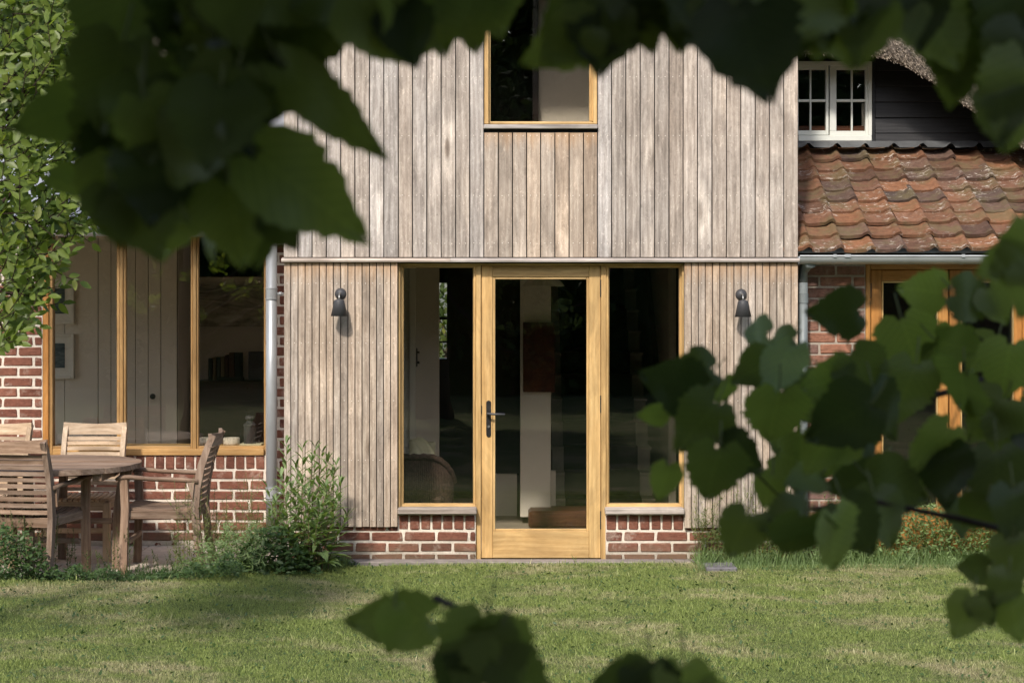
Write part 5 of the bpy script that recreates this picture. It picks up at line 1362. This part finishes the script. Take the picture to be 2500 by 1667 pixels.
# ================================================================== apple tree at the left
at = empty('apple_tree', (-3.35, -4.3, 0), 'leafy light green fruit tree reaching in at the left edge before the brick wing', 'tree')
def limb(name, par, pts, r0, r1, mat, n=8):
    m_ = len(pts); rs = [r0 + (r1 - r0) * i / (m_ - 1) for i in range(m_)]
    o_ = Vector(WO[par.name]); return G().sweep([Vector(p) - o_ for p in pts], [2 * r for r in rs], [2 * r for r in rs], up=(.1, 1, 0), n=n, round_=True).obj(name, mat, par, WO[par.name], smooth=True, fix=False)
limb('trunk', at, [(-3.35, -4.3, 0), (-3.3, -4.3, .7), (-3.37, -4.25, 1.4), (-3.3, -4.2, 2.2), (-3.4, -4.25, 4.0), (-3.7, -4.3, 6.3)], .09, .04, M['bark'])
dA = 7.8
def AP(px, py, d=dA): return Vector((X(px, d), d - 12, Z(py, d)))
for pts in ([(-3.35, -4.25, 1.5), AP(-60, 560), AP(30, 470), AP(130, 400), AP(200, 320)], [(-3.35, -4.25, 1.7), AP(-80, 400), AP(0, 320), AP(60, 220), AP(140, 120), AP(170, 60)], [(-3.35, -4.25, 1.3), AP(-60, 700), AP(40, 720), AP(75, 640), AP(125, 600)],
            [(-3.35, -4.25, 1.1), AP(-80, 800), AP(0, 790), AP(25, 830)], [(-3.33, -4.2, 2.6), AP(-60, 180), AP(20, 80), AP(50, -30)], [(-3.35, -4.25, 1.6), AP(-40, 520), AP(90, 540), AP(190, 560)], [AP(-20, 250), AP(30, 190), AP(110, 150), AP(190, 90)]):
    limb('branch', at, pts, .016, .003, M['bark_dark'], 6)
pl = Plant(at, M['leaf_apple'], LEAF_V, LEAF_F, 300)
front = [(-60, -30), (205, -30), (196, 60), (186, 170), (196, 300), (160, 380), (140, 430), (185, 500), (235, 560), (190, 590), (120, 600), (140, 640), (90, 700), (80, 780), (30, 850), (-60, 870)]
def twig(px, py, d, dirx, dirz, n_, sz, keep_poly=None):
    p0 = AP(px, py, d); L = random.uniform(.09, .19); dv = Vector((dirx, random.gauss(0, .25), dirz)).normalized()
    p1 = p0 + dv * L; tw.sweep([p0, p0.lerp(p1, .5) + Vector((0, 0, -.01)), p1], [.005, .004, .002], [.005, .004, .002], up=(0, 1, 0), n=4, round_=True)
    for k in range(n_):
        p = p0.lerp(p1, .1 + .9 * k / n_); s_ = 1 if k % 2 else -1
        perp = Vector((-dv.z, random.gauss(0, .5), dv.x)) * s_
        f = (dv * .7 + perp * .8 + Vector((0, 0, -.1))).normalized()
        pl.leaf(p, f, (random.gauss(-.2, .55), random.gauss(-.7, .5), random.gauss(.6, .5)), sz * random.uniform(.7, 1.15))
    pl.leaf(p1, dv, (random.gauss(0, .5), -.7, .6), sz)
tw = G()
cnt = 0
while cnt < 540:
    px, py = random.uniform(-60, 215), random.uniform(-30, 870)
    if not inpoly(px + 12, py - 8, front): continue
    # sparser below, where the pale roof shows through
    if 400 < py < 620 and random.random() < .35: continue
    cnt += 1
    twig(px, py, random.uniform(7.4, 8.3), random.gauss(.45, .5), random.gauss(.55, .45), random.randint(4, 7), .064)
pl.L.sort(key=lambda l: l[0].y)
tw_o = tw
# crown outside the picture
for _ in range(270):
    a = random.uniform(0, 6.28); r_ = random.random() ** .5
    if _ < 30:      # lower tier
        x = -3.3 + r_ * .8 * math.cos(a); y = -4.3 + r_ * .7 * math.sin(a); z = random.uniform(1.6, 3.2)
        if x > -2.45: continue
    else:            # upper tier, unseen, added to shade the head of the wide window
        x = -4.0 + r_ * 1.25 * math.cos(a); y = -4.2 + r_ * .8 * math.sin(a); z = random.uniform(6.0, 7.1)
    d = 12 + y; twig(1250 + x * FPX / d, 740 - (z - 1.77) * FPX / d, d, random.gauss(.0, .6), random.gauss(.5, .5), 6, .09)
o = tw_o; o_ = Vector(WO[at.name]); g = G(); g.v = [tuple(Vector(v) - o_) for v in o.v]; g.f = o.f; oo = g.obj('twigs', M['bark_dark'], at, WO[at.name], fix=False); oo['kind'] = 'stuff'
pl.done(None, parts=True, foliage='crown')

# ================================================================== trees round the garden
def crown_cloud(n, rx, ry, rz, sz, seed, tv=QUAD_V, tf=QUAD_F, clumps=40, csz=.35, shell=.5):
    r = np.random.default_rng(seed)
    c = r.normal(size=(clumps, 3)); c /= np.linalg.norm(c, axis=1)[:, None]; c *= (shell + (1 - shell) * r.random(clumps))[:, None]
    c *= np.array([rx, ry, rz]) * .85
    idx = r.integers(0, clumps, n); cs = csz * (0.6 + .8 * r.random(clumps)) * min(rx, rz)
    p = c[idx] + r.normal(size=(n, 3)) * cs[idx][:, None] * np.array([.55, .55, .42])
    F = r.normal(size=(n, 3)) + np.array([0, 0, -.3]); N_ = r.normal(size=(n, 3)) + np.array([0, 0, 1.0])
    return tv, tf, p, rots(F, N_), sz * (.7 + .6 * r.random(n))
def tree(name, loc, h, rx, ry, rz, n, sz, seed, label, mat='leaf_back', trunk_r=.18, cat='tree', group=None, clumps=40, csz=.35):
    e = empty(name, loc, label, cat, group); L = Vector(loc)
    limb('trunk', e, [L, L + Vector((.1, 0, h * .3)), L + Vector((-.05, .1, h * .6)), L + Vector((.05, 0, h))], trunk_r, trunk_r * .35, M['bark'])
    rr = random.Random(seed)
    for k in range(7):
        a = k * 2.4; z = h * (.45 + .07 * k)
        limb('branch', e, [L + Vector((0, 0, z)), L + Vector((math.cos(a) * rx * .35, math.sin(a) * ry * .35, z + rz * .2)), L + Vector((math.cos(a) * rx * .75, math.sin(a) * ry * .75, z + rz * .45))], trunk_r * .35, .02, M['bark'], 6)
    tv, tf, p, r_, s_ = crown_cloud(n, rx, ry, rz, sz, seed, clumps=clumps, csz=csz)
    o = cloud('crown', tv, tf, p, r_, s_, M[mat], e, kind=None, loc=L + Vector((0, 0, h)))
    return e
# the lime tree whose boughs frame the picture: its crown is over and behind the camera
lime = empty('lime_tree', (-1.2, -14.6, 0), 'big lime tree beside the lawn whose dark boughs hang into the foreground', 'tree')
limb('trunk', lime, [(-1.2, -14.6, -.1), (-1.25, -14.6, 1.5), (-1.1, -14.5, 3.2), (-1.2, -14.3, 5.5), (-1.0, -14.2, 8)], .30, .10, M['bark'], 12)
for pts in ([(-1.1, -14.5, 3.0), (-.9, -13.2, 3.7), (-.55, -11.8, 3.3), (-.45, -10.9, 2.6), (-.42, -10.5, 2.15)], [(-1.1, -14.5, 3.3), (.2, -13.0, 4.0), (.7, -11.6, 3.4), (.95, -10.6, 2.5), (.75, -10.2, 2.2)],
            [(-1.1, -14.5, 2.8), (.6, -12.6, 3.2), (1.5, -11.2, 2.6), (1.1, -9.9, 1.75), (.75, -9.7, 1.72)], [(-1.15, -14.5, 2.4), (-1.0, -12.8, 2.0), (-.3, -11.6, 1.2), (0.12, -10.5, 1.08)]):
    limb('branch', lime, pts, .05, .008, M['bark_dark'], 8)
def shade_canopy(parent, c, rx, ry, rz, n, sz, seed, clumps=60, csz=.3, shell=.2, over=False):
    tv, tf, p, r_, s_ = crown_cloud(n, rx, ry, rz, sz, seed, clumps=clumps, csz=csz, shell=shell)
    k = ((p[:, 1] + c[1] < -12.25) | (p[:, 2] + c[2] > 2.5)) & ((p[:, 1] + c[1] < -10.2) | (p[:, 2] + c[2] > 4.6))
    if over:
        Y_ = p[:, 1] + c[1]; Z_ = p[:, 2] + c[2]; k = (Z_ > np.maximum(2.62, 1.95 + .19 * (Y_ + 12) + .25)) & (Y_ < -8.6)
    return cloud('crown', tv, tf, p[k], r_[k], s_[k], M['leaf_canopy'], parent, kind=None, loc=c)
shade_canopy(lime, (-2.3, -13.3, 4.9), 3.0, 2.9, 1.7, 24000, .16, 11, clumps=120, csz=.28)
shade_canopy(lime, (-.95, -11.75, 3.3), 1.3, .75, .6, 3500, .14, 14, clumps=30, csz=.4, shell=.1)  # unseen leaf mass added to keep light off the upper left bough
shade_canopy(lime, (-.7, -13.5, 2.5), 1.7, .8, 1.3, 7000, .15, 16, clumps=40, csz=.4, shell=.1)  # added behind the camera to block light reaching the near boughs
shade_canopy(lime, (-.75, -10.4, 3.15), 1.5, 1.2, .45, 6500, .15, 17, clumps=44, csz=.45, shell=.1, over=True)  # added overhead so less sky reaches the upper left leaves
shade_canopy(lime, (.25, -10.8, 3.1), .8, .8, .35, 2500, .14, 18, clumps=24, csz=.45, shell=.1, over=True)  # added overhead to shade the top row of leaves
shade_canopy(lime, (.15, -11.9, 3.3), .8, .6, .5, 1800, .14, 15, clumps=24, csz=.4, shell=.1)  # small unseen mass added to darken the top row of leaves
# trees on the far side of the garden, seen only mirrored in the panes
far = [(-9.5, -27, 9.5, 4.4, 4.6), (-3.8, -29, 11.0, 4.2, 4.8), (2.2, -28, 10.4, 4.2, 4.8), (8.0, -27, 9.8, 4.4, 4.6), (14, -28, 9.2, 4.2, 4.4), (-16, -27, 9.4, 4.4, 4.4)]
tl = ['left', 'tall middle', 'round middle', 'right', 'outer right', 'outer left']
for k, (x, y, h, rx, rz) in enumerate(far):
    tree('garden_tree', (x, y, -.1), h * .62, rx, 3.0, rz, 12000, .42, 40 + k, f'{tl[k]} dark garden tree across the lawn, mirrored in the window panes', 'leaf_canopy', .22, group='trees across the garden', clumps=50, csz=.3)
hedge = empty('hedge', (0, -26, -.1), 'tall dense dark hedge across the lawn, mirrored in the window panes', 'hedge')
gm = gridmesh(-26, 26, 0, 8.6, 60, 20, lambda x, y: 0)
for v_ in gm.vertices:
    hh_ = v_.co.y / 8.6; x_ = v_.co.x; top_ = 4.9 + .7 * mnoise.noise(Vector((x_ * .3, 1, 2)))
    t_ = hh_ * 2 - 1; v_.co = Vector((x_, 1.1 * (abs(t_) ** 4 - 1) * (1 if t_ < 0 else 1) * (1 if hh_ < .5 else 1) + (1.6 if hh_ > .5 else 0) * (abs(t_)) - .2, top_ * (1 - abs(t_) ** 3) )) + Vector((0, .35 * mnoise.noise(Vector((x_ * .8, hh_ * 6, 0))), 0))
link('hedge_core', gm, M['leaf_canopy'], hedge, (0, -26, -.1))
n = 24000; xx_ = rng.uniform(-26, 26, n); zz_ = rng.uniform(0, 5.4, n) ; yy2 = rng.uniform(.1, 1.4, n)
cloud('hedge_leaves', QUAD_V, QUAD_F, np.stack([xx_, yy2, zz_ + .3 * np.sin(xx_ * 1.7)], 1), rots(rng.normal(size=(n, 3)), rng.normal(size=(n, 3))), rng.uniform(.16, .34, n), M['leaf_canopy'], hedge, loc=(0, -26, -.1))
# understorey shrubs
for k in range(7):
    x = -15 + 5 * k
    tree('garden_shrub', (x, -24.5, -.1), 1.1, 3.0, 1.2, 1.5, 3500, .22, 60 + k, ordinal(k) + ' from the left of the dark shrubs mirrored in the window panes', 'leaf_canopy', .05, 'shrub', 'shrubs across the garden', 26, .35)
# behind the house at the left
tree('background_tree', (-8.2, 14, -.1), 5.0, 3.4, 2.6, 3.6, 9000, .22, 71, 'yellow green tree behind the brick wing at the upper left', 'leaf_back', .2, clumps=60, csz=.3)
tree('background_tree', (-5.4, 21, -.1), 6.6, 3.6, 3.0, 3.2, 8000, .26, 72, 'darker tree farther off behind the thatched roof at the upper left', 'leaf_canopy', .2, clumps=50, csz=.3)
tree('background_shrub', (-.9, 12.5, -.1), 1.6, 2.2, 1.0, 1.8, 5000, .12, 73, 'sunlit shrub seen through the house and its back window', 'leaf_back', .05, 'shrub', None, 40, .3)

# ================================================================== foreground boughs
half = [(-.07, .10), (-.13, .24), (-.06, .33), (.0, .44), (.06, .46), (.11, .53), (.17, .51), (.23, .57), (.29, .52), (.35, .55), (.41, .47), (.48, .485), (.54, .405), (.60, .405), (.66, .31), (.72, .30), (.78, .20), (.85, .16), (1.0, .02)]
def near_leaf_mesh(seed):
    rr = random.Random(seed); v = []; f = []
    n = len(half); mid = [(max(0, i / (n - 1)) ** 1.0) for i in range(n)]
    curl = rr.uniform(.05, .22); fold = rr.uniform(.0, .18); tw_ = rr.uniform(-.15, .15); wid = rr.uniform(.88, 1.08)
    def zf_(x, y): return fold * abs(y) - curl * x * x + tw_ * x * y + .03 * math.sin(9 * x + 4 * y)
    for i in range(n): v.append((mid[i], 0, zf_(mid[i], 0)))
    for s_ in (1, -1):
        for (x, y) in half:
            x2 = x + rr.uniform(-.02, .02); y2 = y * wid * s_ * rr.uniform(.90, 1.07); v.append((x2, y2, zf_(x2, y2)))
        for (x, y) in half:     # inner row gives the blade its curve
            x2 = x * .75 + .25 * x; y2 = y * wid * s_ * .5; v.append((x * .8 + .1 * (1 - 0), y2, zf_(x * .8 + .1, y2)))
    for q, s_ in enumerate((1, -1)):
        o_ = n + q * 2 * n; i_ = o_ + n
        for k in range(n - 1):
            a = [(k, k + 1, i_ + k + 1, i_ + k), (i_ + k, i_ + k + 1, o_ + k + 1, o_ + k)]
            for t in a: f.append(t if s_ < 0 else t[::-1])
    me = mesh('leaf', v, f, True); me.materials.append(M['leaf_near']); return me
NL = [near_leaf_mesh(k) for k in range(8)]
SC = 2500 / 2352.0
def near_leaf(e, cx, cy, L, ang, d, tx=None, ty=None, w=1.0):
    """leaf whose blade centre shows at overview position cx,cy; ang = tip direction, clockwise from right"""
    px, py = cx * SC, cy * SC; c = Vector((X(px, d), d - 12, Z(py, d))); l_ = L * SC * d / FPX
    a = R(ang); tip = Vector((math.cos(a), 0, -math.sin(a))); nrm = Vector((0, -1, 0))
    tx = random.gauss(0, .45) if tx is None else tx; ty = random.gauss(0, .5) if ty is None else ty
    tip = (tip + nrm * tx); tip.normalize(); side = nrm.cross(tip).normalized(); nrm2 = tip.cross(side).normalized()
    nrm2 = (nrm2 + side * ty).normalized(); side = nrm2.cross(tip).normalized()
    l2 = l_ * 1.0
    o = link('leaf', NL[random.randrange(8)], None, e, c - tip * l2 * .45)
    o.rotation_euler = Matrix((tip, side, nrm2)).transposed().to_euler(); o.scale = (l2, l2 * w, l2)
    base = c - tip * l2 * .45
    return base, tip, l2
def petiole(e, base, tip, l2, to=None):
    q = base - tip * l2 * .25 + Vector((0, .01, l2 * .18)); return [base, base - tip * l2 * .12 + Vector((0, .003, .006)), q]
def bough(label, loc, leaves, fill, seed, group=None):
    random.seed(seed)
    e = empty('leafy_bough', loc, label, 'bough', group); g = G(); o_ = Vector(loc)
    for t in leaves:
        cx, cy, L, ang, d = t[:5]; kw = t[5] if len(t) > 5 else {}
        b = near_leaf(e, cx, cy, L, ang, d, **kw); g.sweep([Vector(p) - o_ for p in petiole(e, *b)], .0022, .0022, up=(0, 1, 0), n=4, round_=True)
    for poly, n_, L0, L1, d0, d1, holes, ang0 in fill:
        xs_ = [p[0] for p in poly]; ys_ = [p[1] for p in poly]; k = 0; tries = 0
        while k < n_ and tries < 4000:
            tries += 1; cx, cy = random.uniform(min(xs_), max(xs_)), random.uniform(min(ys_), max(ys_)); L = random.uniform(L0, L1)
            if not inpoly(cx, cy, poly): continue
            if any(math.hypot(cx - hx, cy - hy) < hr_ + L * .50 for hx, hy, hr_ in holes): continue
            k += 1; b = near_leaf(e, cx, cy, L, random.gauss(ang0, 35), random.uniform(d0, d1)); g.sweep([Vector(p) - o_ for p in petiole(e, *b)], .0022, .0022, up=(0, 1, 0), n=4, round_=True)
    o = g.obj('leaf_stalks', M['stem'], e, loc, fix=False); o['kind'] = 'stuff'
    return e
def twigs(e, lst):
    o_ = Vector(WO[e.name])
    for pts, r_ in lst:
        q = [Vector((X(a * SC, d), d - 12, Z(b * SC, d))) - o_ for a, b, d in pts]
        rs = [2 * r_ * (1 - .6 * i / (len(q) - 1)) for i in range(len(q))]
        G().sweep(q, rs, rs, up=(0, 1, 0), n=7, round_=True).obj('twig', M['bark_dark'], e, WO[e.name], smooth=True, fix=False)
F_ = dict(tx=.05, ty=.05)
dTL = 1.5
TL = [(430, 225, 190, 100, 1.55, F_), (470, 300, 190, 80, 1.5, F_), (380, 250, 170, 110, 1.6, F_), (520, 200, 170, 70, 1.6, F_), (330, 210, 130, 95, 1.6, F_), (445, 90, 190, 90, 1.55, F_), (560, 110, 190, 80, 1.55, F_), (118, 268, 175, 150, 1.6, dict(tx=.3, ty=.9)), (150, 418, 120, 160, 1.6, dict(ty=1.0)), (262, 60, 230, 100, 1.55, F_), (258, 190, 220, 105, 1.5, F_), (262, 330, 230, 100, 1.55, F_), (262, 450, 190, 95, 1.5, F_),
      (262, 490, 150, 80, 1.45, F_), (330, 500, 190, 70, 1.45, F_), (385, 500, 190, 100, 1.6, F_), (540, 510, 200, 80, 1.45, F_), (480, 500, 190, 100, 1.5), (600, 470, 200, 60, 1.5, F_),
      (705, 445, 330, 38, 1.42, dict(tx=0, ty=0, w=.66)), (660, 440, 200, 60, 1.5, F_), (760, 250, 330, 42, 1.42, dict(tx=.0, ty=.0, w=.42)), (690, 190, 190, 60, 1.5, dict(tx=0, ty=0, w=.8)), (640, 205, 150, 110, 1.5, F_),
      (815, 10, 230, 60, 1.45, F_), (880, 60, 210, 50, 1.4, dict(tx=0, ty=0)), (935, 80, 150, 75, 1.4, F_), (1000, 20, 210, 80, 1.5, F_), (1075, 30, 170, 75, 1.55, F_), (1130, -10, 190, 80, 1.6, F_), (700, 100, 190, 110, 1.5, F_), (700, 40, 210, 90, 1.45, F_),
      (590, 560, 110, 90, 1.5, F_), (650, 520, 120, 60, 1.45, F_)]
holes = [(262, 10, 18), (378, 142, 20), (620, 160, 8), (640, 345, 8), (592, 375, 10)]
polyTL = [(275, -40), (275, 250), (285, 430), (350, 450), (520, 460), (560, 430), (560, 300), (590, 180), (650, 90), (690, -20)]
b1 = bough('near black mass of broad leaves hanging over the upper left of the picture', (-.45, -10.5, 2.05), TL,
      [(polyTL, 62, 170, 230, 1.35, 1.75, holes, 90), ([(720, -60), (1150, -60), (1120, 10), (960, 20), (900, 50), (740, 10)], 14, 170, 220, 1.4, 1.7, [], 85)], 21)
twigs(b1, [([(500, -60, 1.6), (470, 100, 1.6), (400, 260, 1.6), (300, 420, 1.6)], .005), ([(480, 60, 1.6), (560, 180, 1.6), (640, 210, 1.6), (740, 220, 1.55)], .004), ([(560, 180, 1.6), (590, 330, 1.55), (620, 390, 1.5)], .003)])
TM_ = [(1330, 60, 230, 135, 1.5, F_), (1385, 75, 190, 95, 1.5, F_), (1290, 100, 190, 150, 1.5, dict(tx=0, ty=.2, w=.8)), (1450, 30, 170, 90, 1.55, F_), (1475, 45, 150, 70, 1.5, F_), (1560, 25, 170, 85, 1.5, F_), (1620, 20, 180, 75, 1.5, F_),
       (1700, 60, 220, 75, 1.45, F_), (1730, 110, 250, 72, 1.4, F_), (1680, 90, 170, 95, 1.45, F_), (1780, 90, 190, 100, 1.45, F_), (1860, 20, 180, 80, 1.5, F_), (1930, 60, 190, 70, 1.5, F_), (1990, 70, 160, 100, 1.5, F_), (1970, 10, 180, 80, 1.5, F_), (1880, 70, 130, 90, 1.5)]
b2 = bough('dark row of broad leaves along the top edge between upper window and thatch', (.45, -10.5, 2.15), TM_, [([(1330, -60), (2000, -60), (2010, 10), (1850, 20), (1640, 30), (1480, 10), (1400, 20)], 26, 160, 220, 1.4, 1.7, [], 85)], 22)
twigs(b2, [([(1300, -80, 1.6), (1500, -40, 1.6), (1750, -20, 1.6), (2050, -60, 1.6)], .005)])
TR = [(2150, 60, 210, 60, 1.6, F_), (2110, 40, 150, 90, 1.6, F_), (2200, 130, 190, 80, 1.65, F_), (2240, 60, 230, 95, 1.7, F_), (2330, 60, 230, 100, 1.6, F_), (2290, 130, 200, 100, 1.7, F_), (2190, 190, 120, 95, 1.65, dict(w=.8)), (2340, 230, 230, 105, 1.55, F_), (2300, 260, 150, 90, 1.55, F_), (2330, 150, 200, 110, 1.6, F_), (2345, 590, 160, 150, 1.7, F_), (2300, 610, 120, 160, 1.7, F_), (2360, 670, 120, 100, 1.7, F_)]
b3 = bough('dark broad leaves hanging before the thatch at the upper right corner', (.95, -10.3, 2.2), TR, [([(2130, -60), (2420, -60), (2420, 180), (2250, 130)], 16, 170, 230, 1.6, 1.9, [], 90)], 23)
twigs(b3, [([(2420, -60, 1.8), (2330, 60, 1.8), (2250, 80, 1.75), (2160, 40, 1.7)], .005), ([(2420, 480, 1.8), (2380, 560, 1.8), (2340, 600, 1.75)], .003)])
RC = [(1545, 880, 190, 195, 2.15, F_), (1585, 860, 170, 170, 2.2, F_), (1500, 950, 100, 175, 2.2, dict(ty=.8)), (1560, 935, 130, 165, 2.2, dict(ty=.6)), (1735, 765, 130, 185, 2.35, F_), (1790, 790, 120, 160, 2.4), (1920, 718, 165, 178, 2.3, F_), (1790, 850, 200, 120, 2.2, F_),
      (1730, 850, 150, 150, 2.25), (1605, 975, 200, 130, 2.1, F_), (1780, 955, 200, 95, 2.2, F_), (1640, 1085, 190, 100, 2.05, F_), (1700, 1050, 160, 30, 2.1, F_), (1525, 1105, 120, 105, 2.15, dict(ty=1.0)), (1930, 965, 240, 150, 2.15, F_), (1880, 1040, 150, 120, 2.2, F_),
      (2120, 668, 160, 185, 2.5, F_), (2240, 690, 170, 20, 2.5, F_), (2290, 700, 130, 60, 2.5, F_), (2090, 790, 190, 70, 2.4, F_), (2200, 800, 200, 20, 2.4, F_), (2080, 900, 200, 110, 2.3, F_), (2210, 900, 220, 80, 2.3, F_), (2310, 850, 190, 100, 2.3, F_), (2320, 1000, 200, 95, 2.3, F_), (2270, 960, 180, 130, 2.3, F_),
      (1850, 1098, 130, 175, 2.3, F_), (1765, 1125, 110, 105, 2.35, F_), (1840, 1120, 80, 90, 2.35, F_), (1960, 1110, 170, 170, 2.3, F_), (1700, 1225, 150, 115, 2.0, F_), (1830, 1230, 200, 100, 1.95, F_), (1920, 1240, 210, 80, 1.95, F_), (1970, 1210, 190, 60, 2.0, F_), (1800, 1190, 170, 170, 2.0, F_), (2030, 1190, 180, 70, 2.1, F_),
      (2060, 1120, 200, 20, 2.2, F_), (2170, 1090, 200, 95, 2.2, F_), (2140, 1030, 200, 130, 2.2, F_), (2290, 1110, 220, 90, 2.2, F_), (2240, 1180, 140, 120, 2.2), (2330, 1180, 180, 90, 2.1, F_), (2325, 1290, 170, 95, 2.1, F_), (2235, 1305, 110, 175, 2.1, F_), (2215, 1415, 150, 115, 2.0, F_), (2260, 1400, 110, 60, 2.0, F_), (2330, 1420, 140, 85, 2.0, F_), (2300, 1350, 120, 120, 2.0),
      (1985, 860, 180, 60, 2.3, F_), (2020, 940, 190, 80, 2.25, F_), (1900, 880, 170, 170, 2.3, F_), (1660, 900, 120, 80, 2.3)]
holesR = [(2180, 890, 40), (2195, 1060, 60), (2060, 1010, 20), (2300, 930, 20), (1570, 905, 10), (1690, 1020, 16), (1930, 855, 8), (2000, 790, 15), (1950, 850, 16), (1900, 1130, 10), (2150, 1110, 12)]
polyRC = [(1760, 860), (1880, 850), (2050, 800), (2180, 780), (2400, 780), (2400, 1220), (2280, 1200), (2050, 1180), (1860, 1200), (1800, 1060), (1740, 980)]
RC = [(t[0], t[1], t[2] * .74, t[3], t[4]) if k % 3 else (t[0], t[1], t[2] * .76, *t[3:]) for k, t in enumerate(RC)]
b4 = bough('mid green sprays of lime leaves reaching in from the right edge before the oak doors', (1.1, -9.8, 1.7), RC, [(polyRC, 46, 75, 120, 2.2, 2.8, holesR, 110)], 24)
twigs(b4, [([(2400, 760, 2.6), (2250, 880, 2.5), (2100, 920, 2.45), (1960, 890, 2.4), (1800, 880, 2.35), (1700, 860, 2.3)], .006), ([(2200, 900, 2.5), (2100, 780, 2.5), (2020, 730, 2.4)], .003), ([(1690, 870, 2.35), (1650, 960, 2.3), (1720, 1070, 2.25), (1800, 1150, 2.25)], .0028), ([(2400, 1240, 2.2), (2200, 1190, 2.15), (2000, 1150, 2.1), (1850, 1170, 2.05), (1760, 1200, 2.0)], .005), ([(2380, 860, 2.5), (2280, 800, 2.5), (2180, 720, 2.5)], .003), ([(2400, 1200, 2.2), (2330, 1330, 2.15), (2280, 1380, 2.1)], .004)])
BS = [(895, 1425, 205, 176, 1.75, dict(tx=.0, ty=.0, w=.72)), (900, 1445, 120, 97, 1.7, dict(tx=0, ty=.0, w=.7)), (1090, 1500, 190, 110, 1.5, F_), (1150, 1510, 180, 70, 1.5, F_), (1110, 1455, 110, 150, 1.5, dict(ty=.7)), (1200, 1560, 150, 40, 1.5, F_), (1050, 1550, 150, 110, 1.5, F_),
      (1430, 1560, 130, 170, 1.5, F_), (1490, 1590, 150, 90, 1.5, F_), (1570, 1590, 150, 90, 1.5, F_), (1620, 1620, 120, 70, 1.5, F_)]
b5 = bough('low spray of lime leaves rising at the bottom edge before the lawn', (.1, -10.5, 1.1), BS, [], 25)
twigs(b5, [([(1000, 1372, 1.72), (1100, 1420, 1.65), (1180, 1480, 1.6), (1290, 1600, 1.6)], .0038), ([(1290, 1600, 1.6), (1380, 1640, 1.6), (1500, 1620, 1.55)], .003)])
